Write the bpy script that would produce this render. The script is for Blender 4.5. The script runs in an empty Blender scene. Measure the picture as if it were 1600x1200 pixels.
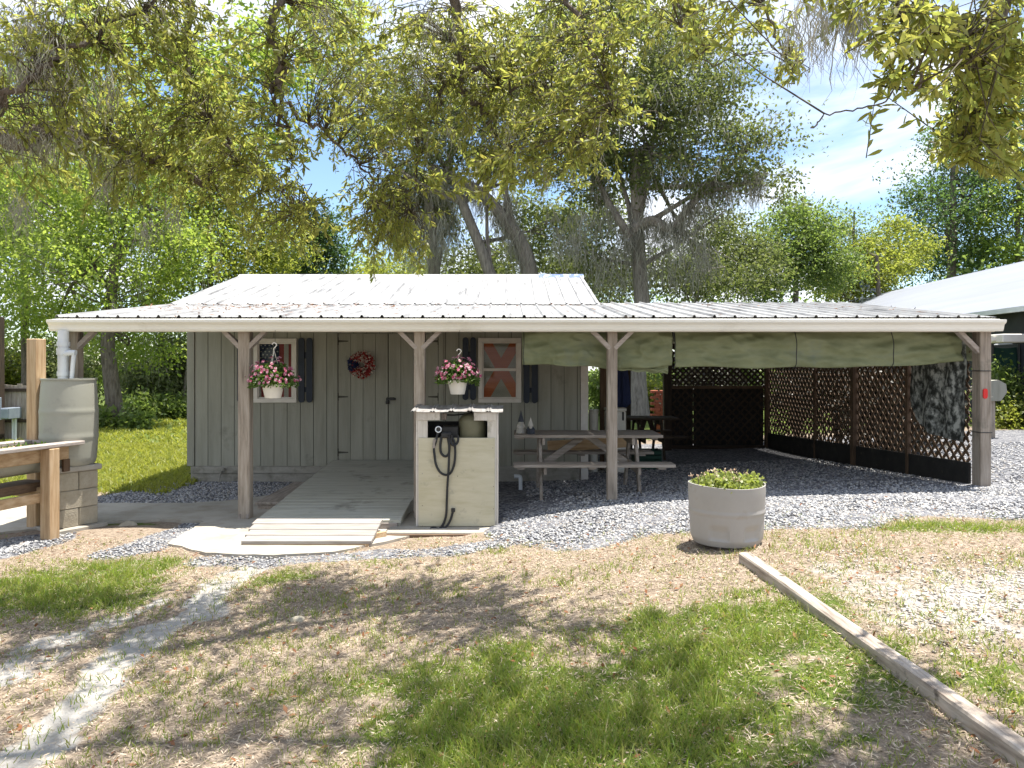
import bpy, math, random
import numpy as np
from mathutils import Vector, Matrix

# ------------------------------------------------------------------ camera, sky, sun, exposure
F, HOR, H = 1160.0, 574.0, 1.76          # focal length in photo pixels, horizon row, eye height
scene = bpy.context.scene
COL = scene.collection
R = math.radians
cam = bpy.data.cameras.new('camera'); cam_ob = bpy.data.objects.new('camera', cam); COL.objects.link(cam_ob)
cam.sensor_width = 36; cam.lens = 36 * F / 1600; cam.shift_y = -(600 - HOR) / 1600
cam.clip_start = 0.05; cam.clip_end = 2000
cam_ob.location = (0, 0, H); cam_ob.rotation_euler = (R(90), 0, 0)
scene.camera = cam_ob

SUN_DIR = Vector((0.20, 0.08, 1.0)).normalized()      # towards the sun: high, a little to the right
world = bpy.data.worlds.new('World'); scene.world = world; world.use_nodes = True
wn = world.node_tree; wn.nodes.clear()
w_out = wn.nodes.new('ShaderNodeOutputWorld'); w_bg = wn.nodes.new('ShaderNodeBackground')
sky = wn.nodes.new('ShaderNodeTexSky'); sky.sky_type = 'NISHITA'; sky.sun_disc = False
sky.sun_elevation = math.asin(SUN_DIR.z); sky.sun_rotation = math.atan2(SUN_DIR.x, SUN_DIR.y)
sky.air_density = 1.0; sky.dust_density = 0.1; sky.ozone_density = 3.0
w_tc = wn.nodes.new('ShaderNodeTexCoord'); w_map = wn.nodes.new('ShaderNodeMapping')
w_map.inputs['Scale'].default_value = (1.2, 1.2, 3.2); w_map.inputs['Location'].default_value = (2.14, 4.21, -1.05)
w_noise = wn.nodes.new('ShaderNodeTexNoise'); w_noise.inputs['Scale'].default_value = 1.9
w_noise.inputs['Detail'].default_value = 7; w_noise.inputs['Roughness'].default_value = 0.52
w_noise.inputs['Distortion'].default_value = 0.4
w_ramp = wn.nodes.new('ShaderNodeValToRGB')
w_ramp.color_ramp.elements[0].position = 0.42; w_ramp.color_ramp.elements[1].position = 0.56
w_mix = wn.nodes.new('ShaderNodeMixRGB'); w_mix.inputs[2].default_value = (6.0, 6.2, 6.6, 1)
wn.links.new(w_tc.outputs['Generated'], w_map.inputs['Vector'])
wn.links.new(w_map.outputs['Vector'], w_noise.inputs['Vector'])
wn.links.new(w_noise.outputs['Fac'], w_ramp.inputs['Fac'])
wn.links.new(w_ramp.outputs['Color'], w_mix.inputs['Fac'])
wn.links.new(sky.outputs['Color'], w_mix.inputs[1])
wn.links.new(w_mix.outputs['Color'], w_bg.inputs['Color'])
w_bg.inputs['Strength'].default_value = 0.092
wn.links.new(w_bg.outputs['Background'], w_out.inputs['Surface'])

sun = bpy.data.lights.new('sun', 'SUN'); sun.energy = 4.4; sun.angle = R(0.55); sun.color = (1.0, 0.95, 0.86)
sun_ob = bpy.data.objects.new('sun', sun); COL.objects.link(sun_ob)
sun_ob.rotation_euler = (-SUN_DIR).to_track_quat('-Z', 'Y').to_euler(); sun_ob.location = (10, 12, 40)

scene.view_settings.view_transform = 'Standard'; scene.view_settings.look = 'None'
scene.view_settings.gamma = 1.0; scene.view_settings.use_curve_mapping = False
scene.view_settings.exposure = 1.4
cy = scene.cycles
cy.max_bounces = 6; cy.diffuse_bounces = 4; cy.glossy_bounces = 3; cy.transmission_bounces = 4
cy.transparent_max_bounces = 8; cy.caustics_reflective = False; cy.caustics_refractive = False
cy.use_denoising = True; cy.sample_clamp_indirect = 6.0

# ------------------------------------------------------------------ helpers
rng = np.random.default_rng(11)
random.seed(5)

def P(px, py, D):
    return Vector(((px - 800) * D / F, D, H - (py - HOR) * D / F))

def proj(X, Y, Z):
    Y = np.maximum(Y, 0.05)
    return 800 + X * F / Y, HOR - (Z - H) * F / Y

# ground relief: thin-plate spline through measured heights
_cp = np.array([(-6.5, 8, 0), (-3.05, 8.5, .015), (-4.8, 7.6, 0), (-5, 11.4, -.01), (-2, 11.4, -.02), (1, 11.4, .02),
    (0.4, 8.9, .15), (1.14, 8.5, .25), (1.56, 8.9, .24), (5.35, 8.5, .40), (1.67, 5.6, .42), (1.58, 5.0, .42), (1.9, 2.6, .38),
    (5, 15.5, .08), (1.3, 15.5, .03), (-.6, 8, .0), (-2, 7.3, .0), (-2.5, 6.6, 0), (0, 2, .22), (-4, 3, .05), (4, 3, .42), (0.2, 6.3, .17), (0, 4.5, .2),
    (3.5, 6.5, .42), (-10, 20, 0), (8, 20, .32), (10, 12, .42), (14, 20, .35), (-14, 8, 0), (0, 24, 0), (-20, 40, 0), (0, 45, 0), (25, 40, .3),
    (-30, 0, 0), (30, 0, .4), (0, -15, .2), (-50, 80, 0), (50, 80, .2), (0, 100, 0), (-60, -20, 0), (60, -20, .3), (60, 40, .3), (-60, 40, 0)], float)

def _tps_u(r2):
    return np.where(r2 > 1e-9, r2 * np.log(np.maximum(r2, 1e-9)), 0.0)
_n = len(_cp)
_K = _tps_u(((_cp[:, None, :2] - _cp[None, :, :2]) ** 2).sum(-1)) + np.eye(_n) * 0.4
_A = np.zeros((_n + 3, _n + 3)); _A[:_n, :_n] = _K
_A[:_n, _n] = 1; _A[:_n, _n + 1:] = _cp[:, :2]; _A[_n:, :_n] = _A[:_n, _n:].T
_sol = np.linalg.solve(_A, np.r_[_cp[:, 2], 0, 0, 0])

def gz(x, y):
    x = np.asarray(x, float); y = np.asarray(y, float)
    sh = x.shape; x = x.ravel(); y = y.ravel()
    out = np.empty_like(x)
    for i in range(0, len(x), 50000):
        xs, ys = x[i:i + 50000], y[i:i + 50000]
        r2 = (xs[:, None] - _cp[None, :, 0]) ** 2 + (ys[:, None] - _cp[None, :, 1]) ** 2
        out[i:i + 50000] = _tps_u(r2) @ _sol[:_n] + _sol[_n] + _sol[_n + 1] * xs + _sol[_n + 2] * ys
    return out.reshape(sh)

def g1(x, y):
    return float(gz(np.array([x]), np.array([y]))[0])

def px2g(px, py):
    z = 0.1
    for _ in range(25):
        D = (H - z) * F / (py - HOR)
        z = 0.5 * z + 0.5 * g1((px - 800) * D / F, D)
    return ((px - 800) * D / F, D)

def in_poly(x, y, poly):
    x = np.asarray(x); y = np.asarray(y); res = np.zeros(x.shape, bool)
    n = len(poly)
    for i in range(n):
        x1, y1 = poly[i]; x2, y2 = poly[(i + 1) % n]
        c = ((y1 > y) != (y2 > y)) & (x < (x2 - x1) * (y - y1) / (y2 - y1 + 1e-12) + x1)
        res ^= c
    return res

def vnoise(x, y, s, seed=0):
    """cheap smooth value noise 0..1"""
    x = np.asarray(x) * s + 37.3 * seed; y = np.asarray(y) * s + 17.9 * seed
    xi = np.floor(x).astype(np.int64); yi = np.floor(y).astype(np.int64)
    fx = x - xi; fy = y - yi
    fx = fx * fx * (3 - 2 * fx); fy = fy * fy * (3 - 2 * fy)
    def h(a, b):
        v = (a * 374761393 + b * 668265263 + seed * 974711) & 0x7fffffff
        v = ((v ^ (v >> 13)) * 1274126177) & 0x7fffffff
        return ((v ^ (v >> 16)) & 0xffff) / 65535.0
    return (h(xi, yi) * (1 - fx) + h(xi + 1, yi) * fx) * (1 - fy) + (h(xi, yi + 1) * (1 - fx) + h(xi + 1, yi + 1) * fx) * fy

# ---- materials
MATS = {}
def _mk(name):
    m = bpy.data.materials.new(name); m.use_nodes = True; m.node_tree.nodes.clear()
    N = m.node_tree.nodes; L = m.node_tree.links
    out = N.new('ShaderNodeOutputMaterial'); b = N.new('ShaderNodeBsdfPrincipled')
    L.new(b.outputs[0], out.inputs['Surface'])
    MATS[name] = m
    return m, N, L, b, out

def ramp(N, cols, pos=None):
    r = N.new('ShaderNodeValToRGB'); e = r.color_ramp.elements
    n = len(cols); pos = pos or [i / max(1, n - 1) for i in range(n)]
    while len(e) < n: e.new(0.5)
    for i in range(n):
        e[i].position = pos[i]; e[i].color = (*cols[i], 1)
    return r

def mat(name, cols, rough=0.7, scale=6.0, stretch=(1, 1, 1), bump=0.15, bscale=None, detail=6, objvar=0.0, metal=0.0, spec=0.4,
        pos=None, dirt=None, bdist=0.01, coord='Object'):
    m, N, L, b, out = _mk(name)
    b.inputs['Roughness'].default_value = rough; b.inputs['Metallic'].default_value = metal
    b.inputs['Specular IOR Level'].default_value = spec
    tc = N.new('ShaderNodeTexCoord'); mp = N.new('ShaderNodeMapping'); mp.inputs['Scale'].default_value = stretch
    L.new(tc.outputs[coord], mp.inputs['Vector'])
    vec = mp.outputs['Vector']
    oi = None
    if objvar:
        oi = N.new('ShaderNodeObjectInfo')
        add = N.new('ShaderNodeVectorMath'); add.operation = 'ADD'
        mul = N.new('ShaderNodeMath'); mul.operation = 'MULTIPLY'; mul.inputs[1].default_value = 37.0
        L.new(oi.outputs['Random'], mul.inputs[0]); L.new(vec, add.inputs[0]); L.new(mul.outputs[0], add.inputs[1])
        vec = add.outputs[0]
    no = N.new('ShaderNodeTexNoise'); no.inputs['Scale'].default_value = scale; no.inputs['Detail'].default_value = detail
    no.inputs['Roughness'].default_value = 0.62
    L.new(vec, no.inputs['Vector'])
    r = ramp(N, cols, pos or ([0.3, 0.7] if len(cols) == 2 else [0.28 + 0.44 * i / (len(cols) - 1) for i in range(len(cols))]) if len(cols) > 1 else [0.5])
    L.new(no.outputs['Fac'], r.inputs['Fac'])
    colout = r.outputs['Color']
    if dirt:
        dcol, dscale, lo, hi = dirt
        dn = N.new('ShaderNodeTexNoise'); dn.inputs['Scale'].default_value = dscale; dn.inputs['Detail'].default_value = 8
        dn.inputs['Roughness'].default_value = 0.65
        L.new(tc.outputs[coord], dn.inputs['Vector'])
        dr = ramp(N, [(0, 0, 0), (1, 1, 1)], [lo, hi]); L.new(dn.outputs['Fac'], dr.inputs['Fac'])
        mx = N.new('ShaderNodeMixRGB'); mx.inputs[2].default_value = (*dcol, 1)
        L.new(dr.outputs['Color'], mx.inputs['Fac']); L.new(colout, mx.inputs[1]); colout = mx.outputs['Color']
    if objvar:
        hs = N.new('ShaderNodeHueSaturation')
        mr = N.new('ShaderNodeMapRange'); mr.inputs['To Min'].default_value = 1 - objvar; mr.inputs['To Max'].default_value = 1 + objvar
        L.new(oi.outputs['Random'], mr.inputs['Value']); L.new(mr.outputs['Result'], hs.inputs['Value'])
        L.new(colout, hs.inputs['Color']); colout = hs.outputs['Color']
    L.new(colout, b.inputs['Base Color'])
    if bump:
        bn = N.new('ShaderNodeTexNoise'); bn.inputs['Scale'].default_value = bscale or scale * 2; bn.inputs['Detail'].default_value = 5
        L.new(vec, bn.inputs['Vector'])
        bp = N.new('ShaderNodeBump'); bp.inputs['Strength'].default_value = bump; bp.inputs['Distance'].default_value = bdist
        L.new(bn.outputs['Fac'], bp.inputs['Height']); L.new(bp.outputs['Normal'], b.inputs['Normal'])
    return m

def leafmat(name, cols, trans, tmix=0.4, rough=0.45, spec=0.35):
    m, N, L, b, out = _mk(name)
    ge = N.new('ShaderNodeNewGeometry')
    r = ramp(N, cols); L.new(ge.outputs['Random Per Island'], r.inputs['Fac'])
    L.new(r.outputs['Color'], b.inputs['Base Color']); b.inputs['Roughness'].default_value = rough
    b.inputs['Specular IOR Level'].default_value = spec
    t = N.new('ShaderNodeBsdfTranslucent'); r2 = ramp(N, trans); L.new(ge.outputs['Random Per Island'], r2.inputs['Fac'])
    L.new(r2.outputs['Color'], t.inputs['Color'])
    mx = N.new('ShaderNodeMixShader'); mx.inputs['Fac'].default_value = tmix
    L.new(b.outputs[0], mx.inputs[1]); L.new(t.outputs[0], mx.inputs[2]); L.new(mx.outputs[0], out.inputs['Surface'])
    return m

# weathered wood, grain along x / y / z
def woods(name, cols, objvar=0.12, rough=0.8, dirt=None):
    for ax, st in (('x', (1.2, 14, 14)), ('y', (14, 1.2, 14)), ('z', (14, 14, 1.2))):
        mat(f'{name}_{ax}', cols, rough, 2.2, st, 0.45, 4.0, objvar=objvar, bdist=0.006, dirt=dirt)
woods('grey_wood', [(.16, .13, .105), (.31, .265, .225), (.42, .375, .33)])
woods('post_wood', [(.17, .135, .105), (.32, .27, .222), (.43, .375, .32)], dirt=((.10, .10, .075), 2.0, .58, .75))
woods('new_wood', [(.30, .185, .095), (.45, .31, .18), (.55, .41, .27)], 0.1)
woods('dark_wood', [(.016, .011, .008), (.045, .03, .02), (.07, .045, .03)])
woods('brown_wood', [(.065, .04, .025), (.12, .075, .045), (.17, .11, .07)])
woods('pale_wood', [(.25, .205, .175), (.36, .315, .285), (.44, .395, .365)], 0.06)
woods('step_wood', [(.20, .175, .155), (.29, .265, .245), (.36, .335, .315)], 0.07)
woods('timber_wood', [(.13, .10, .08), (.33, .28, .235), (.46, .41, .36)], 0.05, dirt=((.09, .075, .06), 7, .60, .68))
mat('siding', [(.238, .232, .19), (.288, .282, .235), (.325, .318, .27)], .75, 1.6, (6, 6, .7), .25, 10, objvar=.035, dirt=((.13, .125, .10), 2.2, .60, .82))
mat('siding_dark', [(.06, .058, .048), (.085, .08, .066)], .8, 3, (4, 4, 1), .2)
mat('skirt', [(.26, .245, .21), (.34, .32, .28)], .85, 5, (1, 4, 4), .3, 18, dirt=((.13, .12, .095), 4, .5, .72))
mat('white_trim', [(.60, .55, .50), (.70, .66, .61)], .6, 8, (1, 1, 1), .1, objvar=.03)
mat('gutter_paint', [(.76, .745, .68), (.83, .82, .765)], .4, 1.2, (1, 3, 3), .03, dirt=((.60, .575, .50), 3, .58, .85))
mat('roof_metal', [(.15, .15, .155), (.28, .28, .285), (.39, .39, .39)], .42, 2.6, (4.5, .45, 1), .06, 8, objvar=.03, spec=.5,
    dirt=((.20, .19, .18), 5.0, .62, .74), pos=[.30, .42, .54])
mat('blue_metal', [(.05, .09, .22), (.10, .16, .34)], .5, 9, (3, 1, 1), .05, dirt=((.6, .62, .66), 8, .5, .6))
mat('rust_edge', [(.16, .12, .09), (.35, .32, .30)], .6, 10, (3, 1, 1), .15)
mat('corrugated', [(.20, .19, .18), (.34, .33, .32), (.46, .45, .44)], .5, 5, (4, 1, 1), .1, metal=.35, dirt=((.17, .10, .07), 6, .55, .7))
mat('navy_paint', [(.012, .018, .032), (.022, .030, .048)], .6, 6, (1, 1, 1), .12, objvar=.06)
mat('black_metal', [(.012, .012, .013), (.03, .03, .03)], .45, 12, bump=.05)
mat('black_rubber', [(.010, .011, .013), (.022, .023, .026)], .5, 14, bump=.1)
mat('white_plastic', [(.66, .62, .55), (.74, .71, .65)], .45, 5, bump=.04)
mat('pvc', [(.56, .60, .64), (.68, .71, .74)], .35, 5, bump=.02)
mat('barrel_plastic', [(.30, .30, .25), (.35, .345, .295)], .5, 2.5, (1, 1, 1), .05, 20, dirt=((.22, .22, .195), 5, .55, .8))
mat('planter_plastic', [(.31, .295, .28), (.355, .34, .325)], .55, 3, (1, 1, 1), .06, 22, dirt=((.26, .23, .20), 6, .58, .8))
mat('block', [(.33, .295, .225), (.42, .38, .305)], .95, 14, bump=.5, bscale=70, objvar=.06, dirt=((.22, .19, .15), 3, .5, .75))
mat('cabinet_ply', [(.42, .385, .26), (.50, .46, .335), (.56, .52, .40)], .75, 1.7, (1.2, 4, 6), .2, 9, dirt=((.30, .28, .22), 5.5, .60, .75))
mat('cabinet_trim', [(.50, .46, .40), (.66, .62, .57)], .7, 3, (8, 8, 1), .25, dirt=((.25, .22, .17), 6, .55, .7))
mat('tank', [(.12, .115, .065), (.17, .16, .10)], .5, 5, bump=.05)
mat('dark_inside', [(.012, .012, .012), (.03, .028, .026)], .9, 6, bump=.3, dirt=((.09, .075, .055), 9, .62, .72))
mat('ramp_board', [(.34, .33, .275), (.42, .41, .35), (.47, .46, .405)], .8, 2.2, (1.2, 10, 8), .3, 6, objvar=.05, dirt=((.16, .15, .12), 3, .56, .76))
mat('concrete', [(.27, .245, .205), (.36, .335, .29), (.42, .39, .345)], .9, 2.6, bump=.25, bscale=45, dirt=((.27, .235, .185), 2.3, .52, .72))
mat('tarp_green', [(.12, .138, .066), (.185, .205, .11), (.225, .245, .145)], .6, 2.0, (1, 1, 3), .35, 9, dirt=((.14, .17, .15), 1.3, .58, .82))
mat('shade_cloth', [(.008, .035, .024), (.018, .06, .042)], .8, 3, bump=.3, bscale=60)
mat('blue_cloth', [(.018, .028, .085), (.04, .055, .14)], .85, 3, (8, 8, 1), .3)
mat('brick_red', [(.28, .075, .045), (.36, .11, .07)], .9, 14, bump=.4, bscale=50, objvar=.1)
mat('flag_white', [(.56, .52, .47), (.66, .62, .57)], .9, 10, bump=.05)
mat('flag_red', [(.36, .075, .075), (.44, .11, .10)], .9, 10, bump=.05)
mat('flag_blue', [(.03, .042, .085), (.05, .065, .12)], .9, 10, bump=.05)
mat('orange_cloth', [(.55, .14, .055), (.66, .20, .09)], .9, 4, (1, 1, 8), .1)
mat('beige_cloth', [(.42, .38, .32), (.52, .48, .41)], .9, 4, (1, 1, 8), .1)
mat('wreath_red', [(.22, .02, .02), (.36, .05, .045)], .9, 20, bump=.1)
mat('wreath_white', [(.45, .36, .30), (.62, .53, .47)], .9, 20, bump=.1)
mat('wreath_blue', [(.012, .02, .075), (.03, .045, .13)], .9, 20, bump=.1)
mat('reflector', [(.55, .012, .015), (.65, .02, .02)], .25, 10, bump=.05)
mat('gnome_white', [(.42, .40, .36), (.55, .52, .48)], .8, 20, bump=.1)
mat('gnome_dark', [(.03, .035, .045), (.07, .075, .09)], .8, 20, bump=.1)
mat('soil', [(.035, .025, .016), (.08, .058, .038)], .95, 18, bump=.8, bscale=40, bdist=.02)
mat('bark', [(.045, .036, .028), (.13, .108, .088), (.20, .175, .15)], .95, 3.5, (5, 5, 1), .9, 6, bdist=.05)
mat('bark_pale', [(.09, .08, .068), (.20, .18, .155), (.28, .255, .225)], .95, 3.0, (5, 5, 1), .9, 6, bdist=.05)
mat('twig', [(.05, .042, .024), (.105, .088, .055)], .9, 20, bump=.3)
mat('neighbor_roof', [(.22, .235, .28), (.27, .285, .33)], .5, .5, (4, .3, 1), .03)
mat('neighbor_wall', [(.028, .030, .036), (.045, .047, .055)], .8, 2, bump=.1)
mat('utility_grey', [(.17, .20, .25), (.23, .265, .31)], .5, 5, bump=.04)
mat('pebble', [(.17, .17, .18), (.30, .30, .305), (.47, .46, .45)], .85, 3.0, bump=.0, coord='Object')
leafmat('canopy_leaf', [(.070, .088, .020), (.105, .112, .022), (.14, .15, .034), (.09, .125, .032), (.125, .11, .024), (.105, .145, .038)],
        [(.42, .46, .08), (.56, .55, .11), (.48, .58, .12), (.52, .45, .10)], .48, rough=.45, spec=.35)
leafmat('forest_leaf', [(.078, .125, .022), (.12, .175, .032), (.17, .20, .046)], [(.40, .56, .08), (.54, .64, .12)], .48)
leafmat('yellow_leaf', [(.09, .125, .018), (.13, .16, .028), (.15, .16, .04)], [(.38, .46, .06), (.50, .52, .10)], .48)
leafmat('oak_leaf', [(.045, .065, .022), (.07, .09, .03), (.11, .115, .045)], [(.20, .26, .06), (.28, .32, .09)], .38, rough=.55, spec=.25)
leafmat('dark_leaf', [(.028, .06, .02), (.05, .085, .03)], [(.14, .26, .06), (.20, .30, .07)], .38)
leafmat('mid_leaf', [(.055, .09, .024), (.08, .12, .032), (.11, .135, .04)], [(.24, .36, .07), (.34, .44, .09)], .45)
leafmat('shade_toned_leaf', [(.022, .022, .015), (.04, .036, .024), (.055, .048, .032)], [(.05, .05, .03), (.06, .05, .03)], .15)  # near-black brown leaves: shade behind the lattice put into the colour
leafmat('bush_leaf', [(.07, .10, .03), (.13, .16, .07), (.20, .22, .12)], [(.24, .30, .10), (.34, .38, .16)], .38)
leafmat('flower_leaf', [(.05, .095, .02), (.08, .14, .03), (.10, .15, .03)], [(.16, .28, .04), (.22, .36, .06)], .35)
leafmat('lantana_leaf', [(.12, .16, .03), (.18, .21, .05), (.22, .24, .07)], [(.40, .50, .08), (.50, .55, .12)], .4)
leafmat('petal', [(.30, .025, .08), (.40, .06, .14), (.55, .30, .36), (.24, .02, .06), (.62, .50, .50)], [(.35, .04, .10), (.5, .2, .25)], .25)
leafmat('lantana', [(.62, .45, .30), (.70, .58, .46), (.62, .38, .26)], [(.6, .4, .3), (.6, .5, .4)], .3)
leafmat('moss', [(.22, .215, .175), (.30, .295, .25), (.38, .37, .32)], [(.2, .2, .15), (.28, .28, .22)], .25, rough=.9, spec=.1)
leafmat('grass_blade', [(.085, .15, .018), (.12, .19, .024), (.17, .20, .04), (.26, .22, .09), (.14, .20, .03)], [(.30, .46, .05), (.42, .52, .07), (.46, .46, .12)], .42)
leafmat('lawn_blade', [(.14, .17, .02), (.19, .21, .03), (.24, .23, .05), (.16, .20, .03)], [(.46, .50, .06), (.56, .56, .09)], .42)
leafmat('straw', [(.38, .30, .215), (.50, .415, .32), (.60, .515, .41), (.27, .20, .145), (.52, .425, .335)], [(.3, .22, .13), (.36, .27, .17)], .15, rough=.9, spec=.1)
leafmat('dead_leaf', [(.16, .065, .03), (.24, .11, .055), (.30, .16, .09)], [(.3, .14, .06), (.3, .16, .08)], .2, rough=.8, spec=.2)

# glass: clear pane with a real Fresnel reflection
m, N, L, b, out = _mk('glass')
tr = N.new('ShaderNodeBsdfTransparent'); tr.inputs['Color'].default_value = (.86, .88, .87, 1)
gl = N.new('ShaderNodeBsdfGlossy'); gl.inputs['Roughness'].default_value = .03
fr = N.new('ShaderNodeFresnel'); fr.inputs['IOR'].default_value = 1.22
mx = N.new('ShaderNodeMixShader')
L.new(fr.outputs[0], mx.inputs['Fac']); L.new(tr.outputs[0], mx.inputs[1]); L.new(gl.outputs[0], mx.inputs[2]); L.new(mx.outputs[0], out.inputs['Surface'])

# pebbles get one tone each
def pebble_mat():
    m, N, L, b, out = _mk('gravel_stone')
    ge = N.new('ShaderNodeNewGeometry')
    r = ramp(N, [(.11, .113, .128), (.18, .184, .202), (.25, .254, .272), (.33, .332, .34), (.48, .475, .465), (.25, .225, .20)])
    L.new(ge.outputs['Random Per Island'], r.inputs['Fac']); L.new(r.outputs['Color'], b.inputs['Base Color'])
    b.inputs['Roughness'].default_value = .8; b.inputs['Specular IOR Level'].default_value = .3
pebble_mat()

leafmat('pale_stone', [(.34, .30, .26), (.44, .40, .355), (.55, .52, .48), (.26, .225, .19)], [(.3, .3, .3), (.3, .3, .3)], 0.0, rough=.85, spec=.2)
def camo_mat():
    m, N, L, b, out = _mk('camo_cloth')
    tc = N.new('ShaderNodeTexCoord'); mp = N.new('ShaderNodeMapping'); mp.inputs['Scale'].default_value = (1, 1, .8)
    L.new(tc.outputs['Object'], mp.inputs['Vector'])
    no = N.new('ShaderNodeTexNoise'); no.inputs['Scale'].default_value = 13; no.inputs['Detail'].default_value = 5; no.inputs['Roughness'].default_value = .6
    L.new(mp.outputs[0], no.inputs['Vector'])
    r = ramp(N, [(.02, .022, .02), (.08, .085, .08), (.18, .19, .18), (.42, .43, .41)], [.40, .46, .52, .60])
    r.color_ramp.interpolation = 'EASE'
    L.new(no.outputs['Fac'], r.inputs['Fac']); L.new(r.outputs['Color'], b.inputs['Base Color']); b.inputs['Roughness'].default_value = .8
camo_mat()

# ---- mesh builder
class MB:
    def __init__(s): s.v = []; s.f = []; s.smooth = False
    def add(s, vs, fs):
        o = len(s.v); s.v += [tuple(v) for v in vs]; s.f += [tuple(i + o for i in f) for f in fs]; return s
    def obox(s, c, ax, h, b=0.0):
        """oriented box, centre c, unit axes ax, half sizes h, chamfer b"""
        c = Vector(c); X, Y, Z = [Vector(a) for a in ax]; hx, hy, hz = h
        b = min(b, min(h) * .8)
        if b <= 0:
            vs = [c + X * (sx * hx) + Y * (sy * hy) + Z * (sz * hz) for sx in (-1, 1) for sy in (-1, 1) for sz in (-1, 1)]
            fs = [(0, 1, 3, 2), (4, 6, 7, 5), (0, 4, 5, 1), (2, 3, 7, 6), (0, 2, 6, 4), (1, 5, 7, 3)]
        else:
            vs = []; idx = {}
            for sx in (-1, 1):
                for sy in (-1, 1):
                    for sz in (-1, 1):
                        for k in range(3):
                            q = [hx - b, hy - b, hz - b]; q[k] = (hx, hy, hz)[k]
                            idx[(sx, sy, sz, k)] = len(vs)
                            vs.append(c + X * (sx * q[0]) + Y * (sy * q[1]) + Z * (sz * q[2]))
            fs = []
            S = (-1, 1)
            for k in range(3):
                a, d = [i for i in range(3) if i != k]
                for sk in S:
                    ring = []
                    for (sa, sd) in ((-1, -1), (1, -1), (1, 1), (-1, 1)):
                        g = [0, 0, 0]; g[k] = sk; g[a] = sa; g[d] = sd
                        ring.append(idx[(*g, k)])
                    fs.append(tuple(ring))
                # edges along axis k
                for sa in S:
                    for sd in S:
                        g = [0, 0, 0]; g[a] = sa; g[d] = sd
                        g0 = g[:]; g0[k] = -1; g1_ = g[:]; g1_[k] = 1
                        fs.append((idx[(*g0, a)], idx[(*g1_, a)], idx[(*g1_, d)], idx[(*g0, d)]))
            for sx in S:
                for sy in S:
                    for sz in S:
                        fs.append(tuple(idx[(sx, sy, sz, k)] for k in range(3)))
        fo = []
        for f in fs:
            a, b2, c2 = vs[f[0]], vs[f[1]], vs[f[2]]
            n = (b2 - a).cross(c2 - a); m = sum((vs[i] for i in f), Vector()) / len(f) - c
            fo.append(f if n.dot(m) > 0 else tuple(reversed(f)))
        return s.add(vs, fo)
    def box(s, x0, x1, y0, y1, z0, z1, b=0.0):
        return s.obox(((x0 + x1) / 2, (y0 + y1) / 2, (z0 + z1) / 2), ((1, 0, 0), (0, 1, 0), (0, 0, 1)), (abs(x1 - x0) / 2, abs(y1 - y0) / 2, abs(z1 - z0) / 2), b)
    def bar(s, p0, p1, w, h, up=(0, 0, 1), b=0.0):
        p0, p1 = Vector(p0), Vector(p1); d = (p1 - p0); l = d.length; d = d / l
        side = Vector(up).cross(d)
        if side.length < 1e-4: side = Vector((1, 0, 0)).cross(d)
        side.normalize(); u = d.cross(side)
        return s.obox((p0 + p1) / 2, (d, side, u), (l / 2, w / 2, h / 2), b)
    def tube(s, pts, r, n=8, cap=True):
        pts = [Vector(p) for p in pts]; m = len(pts)
        rs = r if isinstance(r, (list, tuple)) else [r] * m
        vs = []; prev = None
        for i, p in enumerate(pts):
            d = (pts[min(i + 1, m - 1)] - pts[max(i - 1, 0)])
            d = d.normalized() if d.length > 1e-9 else Vector((0, 0, 1))
            if prev is None:
                a = Vector((0, 0, 1)) if abs(d.z) < .9 else Vector((1, 0, 0))
                u = d.cross(a).normalized()
            else:
                u = prev - d * prev.dot(d)
                u = u.normalized() if u.length > 1e-6 else d.orthogonal().normalized()
            prev = u; w = d.cross(u)
            for k in range(n):
                t = 2 * math.pi * k / n
                vs.append(p + (u * math.cos(t) + w * math.sin(t)) * rs[i])
        fs = [(i * n + k, i * n + (k + 1) % n, (i + 1) * n + (k + 1) % n, (i + 1) * n + k) for i in range(m - 1) for k in range(n)]
        if cap:
            fs += [tuple(reversed(range(n))), tuple((m - 1) * n + k for k in range(n))]
        return s.add(vs, fs)
    def lathe(s, prof, c, n=32, warp=None):
        """prof [(r,z)], centre c; optional warp(theta,r,z)->(r,z)"""
        vs = []; m = len(prof)
        for (r, z) in prof:
            for k in range(n):
                t = 2 * math.pi * k / n
                rr, zz = warp(t, r, z) if warp else (r, z)
                vs.append((c[0] + rr * math.cos(t), c[1] + rr * math.sin(t), c[2] + zz))
        fs = [(i * n + k, i * n + (k + 1) % n, (i + 1) * n + (k + 1) % n, (i + 1) * n + k) for i in range(m - 1) for k in range(n)]
        return s.add(vs, fs)
    def prism(s, poly, axis_o, ax, ay, az, t):
        """2D polygon in plane (ax, ay) from origin axis_o, extruded along az by t"""
        o = Vector(axis_o); ax, ay, az = Vector(ax), Vector(ay), Vector(az); n = len(poly)
        vs = [o + ax * a + ay * b2 for a, b2 in poly] + [o + ax * a + ay * b2 + az * t for a, b2 in poly]
        fs = [tuple(reversed(range(n))), tuple(range(n, 2 * n))] + [(k, (k + 1) % n, n + (k + 1) % n, n + k) for k in range(n)]
        return s.add(vs, fs)

def link(name, me, m, parent=None):
    o = bpy.data.objects.new(name, me); COL.objects.link(o)
    if m is not None: me.materials.append(MATS[m] if isinstance(m, str) else m)
    if parent is not None: o.parent = parent
    return o

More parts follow.
